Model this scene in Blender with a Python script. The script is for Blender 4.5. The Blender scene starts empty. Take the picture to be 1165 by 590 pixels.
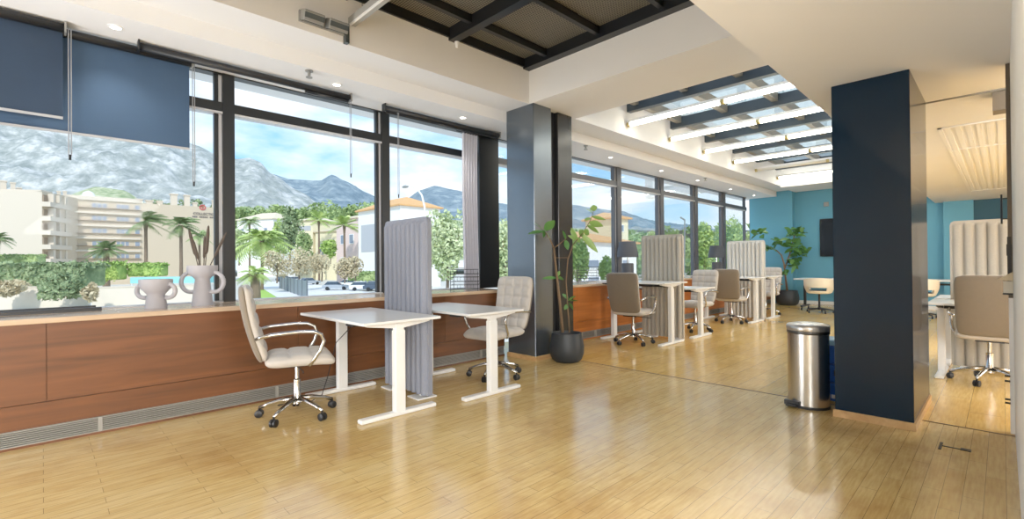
import bpy, bmesh, math, random
from mathutils import Vector, Matrix, noise
PI = math.pi
C = bpy.context.scene.collection
sc = bpy.context.scene
rnd = random.Random(7)

# ------------------------------------------------------------------ camera
FPX, YAW, PITCH, ROLL, CY = 546.03, 0.7966284, 0.00605223, -0.0087882, 295.66
EYE = Vector((0, 0, 1.2))
_f = Vector((-math.sin(YAW)*math.cos(PITCH), math.cos(YAW)*math.cos(PITCH), math.sin(PITCH)))
_r = Vector((math.cos(YAW), math.sin(YAW), 0)); _u = _r.cross(_f)
CR = math.cos(ROLL)*_r + math.sin(ROLL)*_u
CU = -math.sin(ROLL)*_r + math.cos(ROLL)*_u
CF = _f
def P(px, py, d):           # the world point at photo position px, py and d metres ahead
    return EYE + d*((px-582.5)/FPX*CR - (py-CY)/FPX*CU + CF)
def PZ(px, d, z):           # as P but at a height z
    p = P(px, 300, d); p.z = z; return p
cam = bpy.data.cameras.new('camera'); cam.sensor_width = 36; cam.lens = FPX/1165*36
cam.shift_y = (CY-295)/1165; cam.clip_start = 0.01; cam.clip_end = 5000
co = bpy.data.objects.new('camera', cam); C.objects.link(co)
m = Matrix((CR, CU, -CF)).transposed().to_4x4(); m.translation = EYE
co.matrix_world = m; sc.camera = co

# ------------------------------------------------------------------ materials
def lin(c):
    return tuple((v/255/12.92 if v/255 <= .04045 else ((v/255+.055)/1.055)**2.4) for v in c)
MATS = {}
def mat(name, rgb, rough=.5, metal=0, spec=.5, vary=0, scale=8, bump=0, bscale=60, emit=0, coat=0, sheen=0, stretch=None):
    if name in MATS: return MATS[name]
    M = bpy.data.materials.new(name); M.use_nodes = True
    nt = M.node_tree; N = nt.nodes; L = nt.links; b = N['Principled BSDF']
    c = lin(rgb)+(1,)
    b.inputs['Base Color'].default_value = c
    b.inputs['Roughness'].default_value = rough; b.inputs['Metallic'].default_value = metal
    b.inputs['Specular IOR Level'].default_value = spec
    b.inputs['Coat Weight'].default_value = coat; b.inputs['Sheen Weight'].default_value = sheen
    if emit:
        b.inputs['Emission Color'].default_value = c; b.inputs['Emission Strength'].default_value = emit
    tc = N.new('ShaderNodeTexCoord'); mp = N.new('ShaderNodeMapping'); L.new(tc.outputs['Object'], mp.inputs['Vector'])
    if stretch: mp.inputs['Scale'].default_value = stretch
    if not vary and not bump: vary = .03
    if vary:
        n = N.new('ShaderNodeTexNoise'); n.inputs['Scale'].default_value = scale; n.inputs['Detail'].default_value = 6
        L.new(mp.outputs['Vector'], n.inputs['Vector'])
        mx = N.new('ShaderNodeMix'); mx.data_type = 'RGBA'
        mx.inputs['A'].default_value = tuple(max(0, v*(1-vary)) for v in c[:3])+(1,)
        mx.inputs['B'].default_value = tuple(min(1, v*(1+vary)) for v in c[:3])+(1,)
        L.new(n.outputs['Fac'], mx.inputs['Factor']); L.new(mx.outputs['Result'], b.inputs['Base Color'])
    if bump:
        n2 = N.new('ShaderNodeTexNoise'); n2.inputs['Scale'].default_value = bscale; n2.inputs['Detail'].default_value = 4
        L.new(mp.outputs['Vector'], n2.inputs['Vector'])
        bp = N.new('ShaderNodeBump'); bp.inputs['Strength'].default_value = bump; bp.inputs['Distance'].default_value = .01
        L.new(n2.outputs['Fac'], bp.inputs['Height']); L.new(bp.outputs['Normal'], b.inputs['Normal'])
    MATS[name] = M
    return M
def ramp(N, fac, stops, L):
    r = N.new('ShaderNodeValToRGB'); e = r.color_ramp.elements
    while len(e) < len(stops): e.new(.5)
    for k, (p, c) in enumerate(stops): e[k].position = p; e[k].color = lin(c)+(1,)
    L.new(fac, r.inputs['Fac']); return r.outputs['Color']

def floor_mat(name, light, dark, plank_w, plank_l, wear):
    M = bpy.data.materials.new(name); M.use_nodes = True; nt = M.node_tree; N = nt.nodes; L = nt.links; b = N['Principled BSDF']
    tc = N.new('ShaderNodeTexCoord'); mp = N.new('ShaderNodeMapping'); mp.inputs['Rotation'].default_value = (0, 0, PI/2)
    L.new(tc.outputs['Object'], mp.inputs['Vector'])
    br = N.new('ShaderNodeTexBrick'); br.offset = .37; br.offset_frequency = 2; br.inputs['Scale'].default_value = 1
    br.inputs['Brick Width'].default_value = plank_l; br.inputs['Row Height'].default_value = plank_w
    br.inputs['Mortar Size'].default_value = .0012; br.inputs['Mortar Smooth'].default_value = .3
    br.inputs['Color1'].default_value = lin(light)+(1,); br.inputs['Color2'].default_value = lin(dark)+(1,)
    br.inputs['Mortar'].default_value = lin([v*.62 for v in dark])+(1,)
    L.new(mp.outputs['Vector'], br.inputs['Vector'])
    g = N.new('ShaderNodeMapping'); g.inputs['Scale'].default_value = (14, 1.2, 1); L.new(tc.outputs['Object'], g.inputs['Vector'])
    n = N.new('ShaderNodeTexNoise'); n.inputs['Scale'].default_value = 5; n.inputs['Detail'].default_value = 8; L.new(g.outputs['Vector'], n.inputs['Vector'])
    w = N.new('ShaderNodeTexNoise'); w.inputs['Scale'].default_value = .8; w.inputs['Detail'].default_value = 7; w.inputs['Roughness'].default_value = .65
    L.new(tc.outputs['Object'], w.inputs['Vector'])
    m1 = N.new('ShaderNodeMix'); m1.data_type = 'RGBA'; m1.blend_type = 'MULTIPLY'; m1.inputs['Factor'].default_value = 1
    L.new(br.outputs['Color'], m1.inputs['A'])
    L.new(ramp(N, n.outputs['Fac'], [(.25, (225, 214, 196)), (.75, (255, 255, 255))], L), m1.inputs['B'])
    m2 = N.new('ShaderNodeMix'); m2.data_type = 'RGBA'; m2.blend_type = 'MULTIPLY'; m2.inputs['Factor'].default_value = wear
    L.new(m1.outputs['Result'], m2.inputs['A'])
    L.new(ramp(N, w.outputs['Fac'], [(.3, (196, 158, 104)), (.5, (250, 240, 222)), (.7, (255, 255, 255))], L), m2.inputs['B'])
    L.new(m2.outputs['Result'], b.inputs['Base Color'])
    r2 = N.new('ShaderNodeMapRange'); r2.inputs['To Min'].default_value = .07; r2.inputs['To Max'].default_value = .27
    L.new(w.outputs['Fac'], r2.inputs['Value']); L.new(r2.outputs['Result'], b.inputs['Roughness'])
    bp = N.new('ShaderNodeBump'); bp.inputs['Strength'].default_value = .12; bp.inputs['Distance'].default_value = .004
    L.new(n.outputs['Fac'], bp.inputs['Height']); L.new(bp.outputs['Normal'], b.inputs['Normal'])
    b.inputs['Specular IOR Level'].default_value = .7
    return M
def wood_mat(name, a, c, rough=.4, axis=1, scale=1.0):
    M = bpy.data.materials.new(name); M.use_nodes = True; nt = M.node_tree; N = nt.nodes; L = nt.links; b = N['Principled BSDF']
    tc = N.new('ShaderNodeTexCoord'); mp = N.new('ShaderNodeMapping')
    s = [9*scale]*3; s[axis] = .7*scale; mp.inputs['Scale'].default_value = s
    L.new(tc.outputs['Object'], mp.inputs['Vector'])
    n = N.new('ShaderNodeTexNoise'); n.inputs['Scale'].default_value = 1.6; n.inputs['Detail'].default_value = 9; n.inputs['Distortion'].default_value = .6
    L.new(mp.outputs['Vector'], n.inputs['Vector'])
    L.new(ramp(N, n.outputs['Fac'], [(.28, c), (.5, tuple((x+y)/2 for x, y in zip(a, c))), (.72, a)], L), b.inputs['Base Color'])
    b.inputs['Roughness'].default_value = rough
    return M
def glass_mat(name, refl=.06, tint=(250, 253, 255)):
    M = bpy.data.materials.new(name); M.use_nodes = True; nt = M.node_tree; N = nt.nodes; L = nt.links
    N.remove(N['Principled BSDF'])
    t = N.new('ShaderNodeBsdfTransparent'); t.inputs['Color'].default_value = lin(tint)+(1,)
    g = N.new('ShaderNodeBsdfGlossy'); g.inputs['Roughness'].default_value = .02
    mx = N.new('ShaderNodeMixShader'); fr = N.new('ShaderNodeFresnel'); fr.inputs['IOR'].default_value = 1.3
    mu = N.new('ShaderNodeMath'); mu.operation = 'MULTIPLY'; mu.inputs[1].default_value = refl*10
    L.new(fr.outputs['Fac'], mu.inputs[0]); L.new(mu.outputs['Value'], mx.inputs['Fac'])
    L.new(t.outputs['BSDF'], mx.inputs[1]); L.new(g.outputs['BSDF'], mx.inputs[2])
    L.new(mx.outputs['Shader'], N['Material Output'].inputs['Surface'])
    return M

FLOOR = floor_mat('floor_parquet', (233, 211, 156), (226, 201, 141), .078, .62, .7)
FLOOR2 = floor_mat('floor_planks', (236, 203, 130), (228, 192, 112), .2, 1.3, .35)
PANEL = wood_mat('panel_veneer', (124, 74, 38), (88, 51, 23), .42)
PANELR = wood_mat('panel_veneer_lit', (196, 116, 52), (158, 88, 34), .38)  # same veneer, the brighter light on the far panels put into the colour
SILLW = wood_mat('sill_wood', (214, 188, 160), (190, 160, 130), .16)  # wood paled to carry the window glare on the sill top
SKIRT = wood_mat('skirting_wood', (214, 176, 124), (186, 144, 92), .4)
PLASTER = mat('plaster', (234, 234, 234), .8, vary=.02, scale=2, bump=.02, bscale=40)
PLASTERW = mat('plaster_warm', (242, 241, 240), .8, vary=.02, scale=2)
COFFER = mat('plaster_grey', (236, 233, 228), .8, vary=.03, scale=2)
NAVY = mat('navy_lacquer', (8, 34, 54), .25, vary=.2, scale=3, spec=.16, coat=.22)
NAVYG = mat('slate_lacquer', (112, 120, 128), .27, vary=.15, scale=3, metal=.8)
BLACKM = mat('black_metal', (22, 24, 27), .35, vary=.1)
FRAME = mat('window_frame_black', (28, 31, 34), .4, vary=.1)
FRAMEG = mat('window_frame_glare', (84, 86, 92), .4, vary=.1)  # dark frames paled, the glare in the far bays painted in
FRAMEL = mat('frame_light', (196, 198, 202), .4)
GLASS = glass_mat('window_glass', .03)
SKYGLASS = glass_mat('skylight_glass', .02, (240, 246, 248))
BLUE = mat('blue_wall', (92, 158, 184), .7, vary=.03, scale=3)
BLUED = mat('blue_wall_dark', (38, 84, 104), .7, vary=.05, scale=3)
WHITE = mat('white_paint', (244, 243, 240), .45)
WHITEM = mat('white_metal', (240, 240, 238), .35)
TOPW = mat('desk_laminate', (238, 238, 236), .22, spec=.6)
TOPE = mat('desk_edge', (214, 204, 190), .4)
CHROME = mat('chrome', (205, 205, 205), .15, metal=1)
STEEL = mat('brushed_steel', (206, 204, 200), .26, metal=1, vary=.08, scale=3, stretch=(40, 40, .5))
ALU = mat('grille_aluminium', (158, 156, 150), .4, metal=.2)
DARKP = mat('dark_plastic', (26, 27, 30), .45)
UPH = mat('chair_upholstery', (196, 189, 180), .6, vary=.05, scale=30, bump=.05, bscale=300, sheen=.2)
UPHB = mat('chair_upholstery_shade', (124, 112, 95), .7, vary=.06, scale=30, bump=.05, bscale=300, sheen=.2)  # rear of the chairs darkened, its shade put into the colour
FELT = mat('felt_grey', (134, 138, 150), .95, vary=.22, scale=160, bump=.15, bscale=300)
FELTB = mat('felt_beige', (186, 180, 168), .95, vary=.2, scale=160, bump=.15, bscale=300)
FELTW = mat('felt_blown', (206, 204, 198), .95, vary=.15, scale=160, bump=.15, bscale=300)  # overexposure of the far screen painted in as paler felt
BLIND = mat('blind_fabric', (56, 82, 112), .8, vary=.12, scale=3, bump=.05, bscale=400)
BLINDD = mat('blind_fabric_dark', (36, 56, 80), .8, vary=.2, scale=3, bump=.05, bscale=400)
CURT = mat('curtain_fabric', (198, 197, 206), .9, vary=.08, scale=20)
CERAM = mat('matte_ceramic', (176, 173, 178), .7, vary=.05, scale=20, bump=.08, bscale=80)  # backlit shade of the vases put into the grey
REED = mat('dried_reed', (84, 73, 64), .9, vary=.2, scale=60)
POT = mat('charcoal_pot', (44, 49, 54), .5, vary=.1, scale=10)
SOIL = mat('soil', (48, 36, 27), .95, vary=.4, scale=60)
BARK = mat('plant_stem', (122, 98, 72), .8, vary=.2, scale=40)
LEAF = mat('fig_leaf', (86, 136, 66), .4, vary=.35, scale=9)
LEAFL = mat('fig_leaf_light', (140, 176, 92), .4, vary=.35, scale=9)
WIRE = mat('black_wire', (34, 35, 38), .45)
LAMPG = mat('lamp_grey', (74, 76, 82), .7)
MESHM = None
CREAM = mat('shell_cream', (242, 232, 208), .4)
PADB = mat('seat_pad', (44, 58, 72), .8, vary=.4, scale=60)
SCREEN = mat('tv_screen', (14, 15, 18), .12)
BLUEP = mat('blue_plastic', (30, 92, 186), .4)
BLUEPL = mat('pale_blue_plastic', (150, 196, 226), .4)
TUBE = mat('lamp_tube', (255, 250, 232), .4, emit=13)
TUBEOFF = mat('lamp_tube_off', (232, 228, 214), .4)
BRASS = mat('tube_cap', (196, 178, 122), .4, metal=.5)
GREYM = mat('grey_metal', (150, 150, 146), .4, metal=.4)
LENS = mat('lamp_lens', (70, 76, 76), .2)
DLIGHT = mat('downlight_glow', (255, 250, 240), .4, emit=9)
PAPER = mat('paper', (206, 190, 158), .8)

# ------------------------------------------------------------------ mesh builder
class MB:
    def __init__(s): s.v = []; s.f = []
    def add(s, vs, fs, mtx=None):
        o = len(s.v)
        s.v += [tuple(mtx @ Vector(p)) if mtx else tuple(p) for p in vs]
        s.f += [tuple(o+i for i in f) for f in fs]
        return s
    def box(s, x0, x1, y0, y1, z0, z1, mtx=None):
        return s.add([(x, y, z) for x in (x0, x1) for y in (y0, y1) for z in (z0, z1)],
              [(0, 1, 3, 2), (4, 6, 7, 5), (0, 4, 5, 1), (2, 3, 7, 6), (0, 2, 6, 4), (1, 5, 7, 3)], mtx)
    def rbox(s, x0, x1, y0, y1, z0, z1, r=.01, seg=2, mtx=None):
        bm = bmesh.new(); bmesh.ops.create_cube(bm, size=1)
        for v in bm.verts:
            v.co = Vector(((x0+x1)/2+v.co.x*(x1-x0), (y0+y1)/2+v.co.y*(y1-y0), (z0+z1)/2+v.co.z*(z1-z0)))
        bmesh.ops.bevel(bm, geom=list(bm.edges), offset=r, segments=seg, profile=.5, affect='EDGES')
        bm.verts.index_update()
        s.add([v.co.copy() for v in bm.verts], [[v.index for v in f.verts] for f in bm.faces], mtx)
        bm.free(); return s
    def tube(s, pts, r, seg=8, cap=True, mtx=None):
        pts = [Vector(p) for p in pts]; n = len(pts); rs = r if isinstance(r, (list, tuple)) else [r]*n
        vs, fs = [], []; up = None
        for i, p in enumerate(pts):
            t = (pts[min(i+1, n-1)]-pts[max(i-1, 0)]).normalized()
            if up is None: up = Vector((0, 0, 1)) if abs(t.z) < .9 else Vector((1, 0, 0))
            a = t.cross(up).normalized(); b = a.cross(t).normalized(); up = b
            for k in range(seg):
                w = 2*PI*k/seg; vs.append(p+rs[i]*(math.cos(w)*a+math.sin(w)*b))
        for i in range(n-1):
            for k in range(seg):
                fs.append((i*seg+k, i*seg+(k+1) % seg, (i+1)*seg+(k+1) % seg, (i+1)*seg+k))
        if cap: fs.append(tuple(range(seg))[::-1]); fs.append(tuple((n-1)*seg+k for k in range(seg)))
        return s.add(vs, fs, mtx)
    def lathe(s, prof, seg=24, sx=1, sy=1, mtx=None, cap=True):
        vs, fs = [], []; n = len(prof)
        for r, z in prof:
            for k in range(seg):
                w = 2*PI*k/seg; vs.append((sx*r*math.cos(w), sy*r*math.sin(w), z))
        for i in range(n-1):
            for k in range(seg):
                fs.append((i*seg+k, i*seg+(k+1) % seg, (i+1)*seg+(k+1) % seg, (i+1)*seg+k))
        if cap: fs.append(tuple(range(seg))[::-1]); fs.append(tuple((n-1)*seg+k for k in range(seg)))
        return s.add(vs, fs, mtx)
    def prism(s, poly, fn):           # poly 2D, fn(a,b,t) -> 3D for t in 0,1
        n = len(poly)
        return s.add([fn(a, b, t) for t in (0, 1) for a, b in poly],
              [tuple(range(n))[::-1], tuple(range(n, 2*n))]+[(i, (i+1) % n, n+(i+1) % n, n+i) for i in range(n)])
    def grid(s, nu, nv, fn, mtx=None, closed_u=False):
        vs = [fn(i/nu, j/nv) for j in range(nv+1) for i in range(nu+1)]
        return s.add(vs, [(j*(nu+1)+i, j*(nu+1)+i+1, (j+1)*(nu+1)+i+1, (j+1)*(nu+1)+i) for j in range(nv) for i in range(nu)], mtx)
    def build(s, name, material, parent=None, smooth=False, weld=False, angle=None):
        me = bpy.data.meshes.new(name); me.from_pydata(s.v, [], s.f); me.update()
        bm = bmesh.new(); bm.from_mesh(me)
        if weld: bmesh.ops.remove_doubles(bm, verts=bm.verts, dist=1e-5)
        bmesh.ops.recalc_face_normals(bm, faces=bm.faces) if len(bm.faces) < 60000 else None
        bm.to_mesh(me); bm.free()
        if smooth:
            me.polygons.foreach_set('use_smooth', [True]*len(me.polygons))
            if angle: me.set_sharp_from_angle(angle=math.radians(angle))
        me.materials.append(material)
        o = bpy.data.objects.new(name, me); C.objects.link(o)
        if parent: o.parent = parent
        return o
def B(*a): return MB().box(*a)
def RB(*a, **k): return MB().rbox(*a, **k)
def tag(o, label=None, cat=None, group=None, kind=None):
    if label: o['label'] = label
    if cat: o['category'] = cat
    if group: o['group'] = group
    if kind: o['kind'] = kind
    return o
def empty(name, loc, rz=0, label=None, cat=None, group=None, kind=None):
    o = bpy.data.objects.new(name, None); C.objects.link(o); o.empty_display_size = .1
    o.location = loc; o.rotation_euler = (0, 0, rz)
    return tag(o, label, cat, group, kind)
def struct(name, mb, m, label=None, parent=None, **k):
    o = mb.build(name, m, parent, **k)
    if not parent: tag(o, label, None, None, 'structure')
    return o
def copy_tree(o, parent=None):
    c = o.copy(); C.objects.link(c)
    if parent: c.parent = parent
    for ch in [x for x in C.objects if x.parent == o]: copy_tree(ch, c)
    return c
def dup(o, loc, rz=0, label=None, group=None, scale=None):
    c = copy_tree(o); c.location = loc; c.rotation_euler = (0, 0, rz)
    if label: c['label'] = label
    if group: c['group'] = group
    if scale: c.scale = (scale,)*3 if not isinstance(scale, tuple) else scale
    return c
def arc(c, r, a0, a1, n, ax=(1, 0, 0), ay=(0, 0, 1)):
    c = Vector(c); ax = Vector(ax); ay = Vector(ay)
    return [c+r*(math.cos(a0+(a1-a0)*i/n)*ax+math.sin(a0+(a1-a0)*i/n)*ay) for i in range(n+1)]

# ------------------------------------------------------------------ room shell
XW = -4.55; XG = -5.2; ZS = 3.02; YB = 15.15; ZL = 2.54; XL = -1.11; ZC = 3.16; XC = -4.07; Y0 = -3.2; XR = 4.2
struct('floor', B(-5.3, XR, Y0, 4.69, -.12, 0), FLOOR, 'worn honey parquet floor of the near room')
struct('floor', B(-5.3, XR, 4.69, YB+.3, -.12, 0), FLOOR2, 'plank floor of the far work area')
struct('trim_1', B(-4.0, XR, 4.682, 4.698, -.01, .003), mat('seam', (112, 84, 48), .5), 'thin dark strip where the two wooden floors meet')
# window wall: wooden panels under the sill
def panelling(y0, y1, m, joints, low):
    mb = MB(); ys = [y0]+[j for j in joints if y0 < j < y1]+[y1]
    for a, b in zip(ys, ys[1:]): mb.box(XW-.02, XW, a+.002, b-.002, .29, .82)
    mb.box(XW-.02, XW, y0, y1, .125, .286); mb.box(XW-.02, XW-.001, y0, y1, 0, .02)
    mb.box(XG-.05, XW-.021, y0, y1, 0, .82)
    return mb
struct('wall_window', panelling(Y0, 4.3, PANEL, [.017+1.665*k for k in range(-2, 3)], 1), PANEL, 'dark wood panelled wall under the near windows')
struct('wall_window', panelling(5.07, YB, PANELR, [5.84+1.665*k for k in range(0, 6)], 1), PANELR, 'wood panelled wall under the far windows, light painted in as orange')
struct('trim_2', RB(XG+.05, XW+.03, Y0, 4.31, .82, .858, r=.006), SILLW, 'long pale window sill of the near room')
struct('trim_3', RB(XG+.05, XW+.03, 5.06, YB, .82, .858, r=.006), SILLW, 'long window sill of the far work area')
def grille(y0, y1, label):
    t = empty('vent_grille', (XW, y0, .02), 0, label, 'vent')
    l = y1-y0
    fr = MB().box(-.012, .012, 0, l, 0, .008).box(-.012, .012, 0, l, .096, .104)
    y = (.293-y0) % 1.2
    while y < l: fr.box(-.012, .013, y-.012, y+.012, 0, .104); y += 1.2
    fr.build('frame', ALU, t)
    for k in range(6): B(-.008, .01, .003, l-.003, .0145+k*.0138, .0205+k*.0138).build('slat', ALU, t)
    B(-.03, -.014, 0, l, .001, .103).build('duct_back', DARKP, t)
grille(Y0+.1, 4.29, 'aluminium slotted vent strip at the foot of the near panelled wall')
grille(5.08, YB-.3, 'aluminium slotted vent strip along the far wall behind the far desks')

# windows
MUL = [1.27+1.665*k for k in range(-3, 9)]
def window(n, y0, y1, m, a):
    t = empty('window_%d' % n, (XG, y0, .85), 0, None, None, None, 'structure'); h = ZS-.85; w = y1-y0; b = a+.03; c = b+.035
    q = -.06 if a > .06 else -.005; e = -.045 if a > .06 else -.015
    B(q, .06, -a, a, 0, h).build('mullion', m, t)
    fr = MB().box(-.05, .05, a, w-a, 1.805, 1.895).box(-.05, .05, a, w-a, h-.012, h+.02)
    fr.box(e, .03, w-c, w-b, .02, 1.785).box(e, .03, w-c, w-b, 1.895, h-.012)
    fr.build('frame', m, t)
    B(-.05, .05, a, w-a, 0, .018).build('sill_strip', FRAMEL, t)
    B(e, .02, w-b, w-a, .02, h-.012).build('edge_strip', FRAMEL, t)  # pale strip standing in for the lit reveal beside the sash
    B(-.052, .055, a, w-a, 1.785, 1.804).build('edge_strip', FRAMEL, t)
    B(-.003, .003, a, w-c, .02, 1.785).build('pane', GLASS, t)
    B(-.003, .003, a, w-c, 1.895, h-.012).build('pane', GLASS, t)
for k in range(len(MUL)-1):
    y1 = min(MUL[k+1], YB-.05)
    window(k+1, MUL[k], y1, FRAME if MUL[k] < 4 else FRAMEG, .05 if MUL[k] < 4 else .07)
struct('wall_outer', B(XG-.06, XG+.06, Y0, MUL[0]-.07, .82, ZS), PLASTER, 'outer wall beyond the windows')
struct('trim_4', B(XG-.06, XG+.06, YB-.12, YB, .85, ZS), FRAMEG, 'window post in the far corner, glare painted in as grey')

# ceilings
struct('ceiling', B(XG-.3, -4.475, Y0, YB, ZS, 4.0), PLASTER, 'low white soffit along the windows')
struct('ceiling', B(-4.475, XC, Y0, YB, ZC, 4.0), PLASTER, 'stepped white soffit edge beside the windows')
struct('ceiling', B(XC, XL, 4.30, 5.2, ZC, 4.0), PLASTERW, 'white beam between the mesh ceiling and the skylight')
struct('ceiling', B(XC, XL, 13.85, YB+.1, 3.12, 4.0), PLASTER, 'white ceiling before the blue end wall')
struct('ceiling', B(XL, XR, Y0, 5.4, ZL, 4.0), PLASTERW, 'low beige ceiling over the right side of the near room')
struct('ceiling', B(XL, XR, 5.415, YB+.1, ZL-.01, 4.0), PLASTER, 'low ceiling of the right hand room')
struct('trim_5', B(XL+.2, XR, 5.4, 5.415, ZL-.012, 2.7), GREYM, 'thin grey seam across the low ceiling')
struct('ceiling', B(XC, XL, Y0, 4.3, 3.98, 4.1), BLACKM, 'dark void above the mesh ceiling')
for nm, bx in (('coffer side', (XC, XC+.006, Y0, 4.294, ZC, 3.97)), ('coffer end', (XC+.006, XL, 4.294, 4.2995, ZC, 3.97))):
    struct('trim_6', B(*bx), COFFER, 'grey painted %s of the raised ceiling' % nm)
# mesh ceiling
def mesh_mat():
    M = bpy.data.materials.new('expanded_mesh'); M.use_nodes = True; nt = M.node_tree; N = nt.nodes; L = nt.links; b = N['Principled BSDF']
    tc = N.new('ShaderNodeTexCoord'); mp = N.new('ShaderNodeMapping'); mp.inputs['Scale'].default_value = (36, 20, 1); L.new(tc.outputs['Object'], mp.inputs['Vector'])
    br = N.new('ShaderNodeTexBrick'); br.inputs['Scale'].default_value = 1; br.inputs['Brick Width'].default_value = 1; br.inputs['Row Height'].default_value = .5
    br.inputs['Mortar Size'].default_value = .12; br.inputs['Mortar Smooth'].default_value = .6
    br.inputs['Color1'].default_value = lin((44, 40, 34))+(1,); br.inputs['Color2'].default_value = lin((54, 50, 42))+(1,); br.inputs['Mortar'].default_value = lin((142, 134, 114))+(1,)
    L.new(mp.outputs['Vector'], br.inputs['Vector']); L.new(br.outputs['Color'], b.inputs['Base Color'])
    b.inputs['Roughness'].default_value = .5
    bp = N.new('ShaderNodeBump'); bp.inputs['Strength'].default_value = .6; bp.inputs['Distance'].default_value = .01
    L.new(br.outputs['Fac'], bp.inputs['Height']); L.new(bp.outputs['Normal'], b.inputs['Normal'])
    return M
MESHM = mesh_mat()
t = empty('ceiling', (0, 0, 3.58), 0, 'black steel framed mesh ceiling panel', None, None, 'structure')
xs = [XC, -3.7, -2.97, -2.24, -1.51, XL]; ys = [-3.2, -1.7, -.5, .7, 1.9, 3.11, 4.3]
for y in ys[1:-1]: B(XC, XL, y-.045, y+.045, -.03, .12).build('beam', BLACKM, t)
B(XC, XL, 4.19, 4.3, -.02, .12).build('beam', BLACKM, t)
B(XC, XC+.03, Y0, 4.19, 0, .12).build('beam', BLACKM, t)
for x in xs[1:-1]:
    for a, b in zip(ys, ys[1:]): B(x-.025, x+.025, a+.045, b-.045, .02, .1).build('bar', BLACKM, t)
for xa, xb in zip(xs, xs[1:]):
    for a, b in zip(ys, ys[1:]): B(xa+.03, xb-.02, a+.05, b-.05, .1, .108).build('mesh_panel', MESHM, t)

# pillars
def pillar(x0, x1, y0, y1, z1, lab, m=NAVY, sk=True):
    t = empty('pillar', (0, 0, 0), 0, lab, None, None, 'structure')
    RB(x0, x1, y0, y1, 0, z1, r=.004, seg=1).build('shaft', m, t)
    if sk: B(x0-.012, x1+.012, y0-.012, y1+.012, 0, .055).build('skirting', SKIRT, t)
pillar(-.915, -.446, 4.36, 5.37, ZL, 'navy lacquered pillar beside the steel bin')
pillar(-4.48, -4.0, 4.30, 4.63, ZC, 'dark lacquered pillar at the windows beside the potted fig', NAVYG)
pillar(-4.45, -4.035, 4.80, 5.09, ZC, 'dark steel clad pillar behind the potted fig', mat('pillar_grey', (58, 58, 58), .25, metal=.5))
pillar(-4.45, -4.09, 4.63, 4.80, ZC, 'black recess between the two window pillars', BLACKM, False)
struct('trim_7', B(-5.13, -4.98, 4.26, 4.62, .858, ZS), BLACKM, 'black steel window post beside the curtain')
# end walls and right-hand room
struct('wall_end', B(-5.3, XR, YB, YB+.15, 0, 4.0), BLUE, 'blue end wall of the work area')
struct('wall_end', B(-5.2, -4.08, 14.9, YB, 0, 3.3), BLUE, 'projecting blue part of the end wall beside the windows')
struct('wall_end', B(-.96, -.45, 14.95, YB, 0, ZL), BLUE, 'blue pier on the right of the end wall')
struct('wall_end', B(-.45, XR, 15.05, YB, 0, ZL), BLUED, 'dark blue part of the end wall')
struct('baseboard_end', B(-4.08, XR, YB-.02, YB, 0, .09), WHITE, 'white skirting along the blue end wall')
struct('wall_far_right', B(XR, XR+.1, Y0, YB, 0, 4.0), WHITE, 'white wall on the right')
struct('wall_back', B(-5.3, XR, Y0-.1, Y0, 0, 4.0), WHITE, 'white wall behind')
struct('wall_right', B(.047, .15, 1.9, 4.74, 0, ZL), WHITE, 'white wall edge on the right of the picture')
# frame at the end of that wall
fr = empty('door_1', (.047, 4.74, 0), 0, 'dark metal door frame at the end of the white wall', None, None, 'structure')
B(-.022, .06, 0, .05, 0, .93).build('frame_foot', WHITE, fr)
B(-.022, .06, 0, .05, .93, ZL).build('frame', mat('bronze_frame', (92, 82, 70), .4, metal=.4), fr)
B(-.026, -.006, -.006, .0, 1.02, 1.35).build('seal', BLACKM, fr)
h = MB().tube([(-.05, .02, 1.44), (-.05, .02, 1.645)], .0055).tube([(-.05, .02, 1.475), (-.02, .02, 1.475)], .004).tube([(-.05, .02, 1.615), (-.02, .02, 1.615)], .004)
h.build('handle', BLACKM, fr)
B(-.03, -.004, -.01, 0, 1.22, 1.3).build('lock', BLACKM, fr)
for z in (.99, 1.03, .36, .395, .21, .235):
    MB().tube([(-.02, -.004, z), (-.046, -.004, z)], .007, 10).build('hinge', BLACKM, fr)
ph = empty('paper_holder', (.03, 4.66, .94), 0, 'clear holder with a beige paper hood on the right door edge', 'holder')
MB().prism([(-.055, .12), (.016, .17), (.016, .11)], lambda a, b, t: (a, -.05+.08*t, b)).build('paper_hood', PAPER, ph)
B(-.03, .016, -.05, .03, .03, .108).build('holder_body', mat('clear_plastic', (206, 200, 184), .2), ph)
B(-.034, .016, -.052, .032, .018, .03).build('holder_base', BLACKM, ph)
struct('trim_8', B(-.045, .04, 5.43, 5.6, 2.38, ZL-.012), mat('bronze_box', (128, 118, 104), .5), 'bronze box under the low ceiling by the door')
# ceiling vent in the right-hand room
t = empty('ceiling_vent', (-.25, 8.5, ZL-.012), 0, 'long white slotted ceiling vent in the right hand room', 'vent')
vx0, vx1, vy0, vy1 = -.2, .5, -2.0, 4.4
MB().box(vx0, vx1, vy0, vy0+.03, -.012, 0).box(vx0, vx1, vy1-.03, vy1, -.012, 0).box(vx0, vx0+.03, vy0, vy1, -.012, 0).box(vx1-.03, vx1, vy0, vy1, -.012, 0).box(vx0, vx1, -.62, -.6, -.012, 0).build('frame', WHITE, t)
for k in range(8): B(vx0+.05+k*.075, vx0+.09+k*.075, vy0+.03, vy1-.03, -.009, 0).build('slat', WHITE, t)

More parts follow.
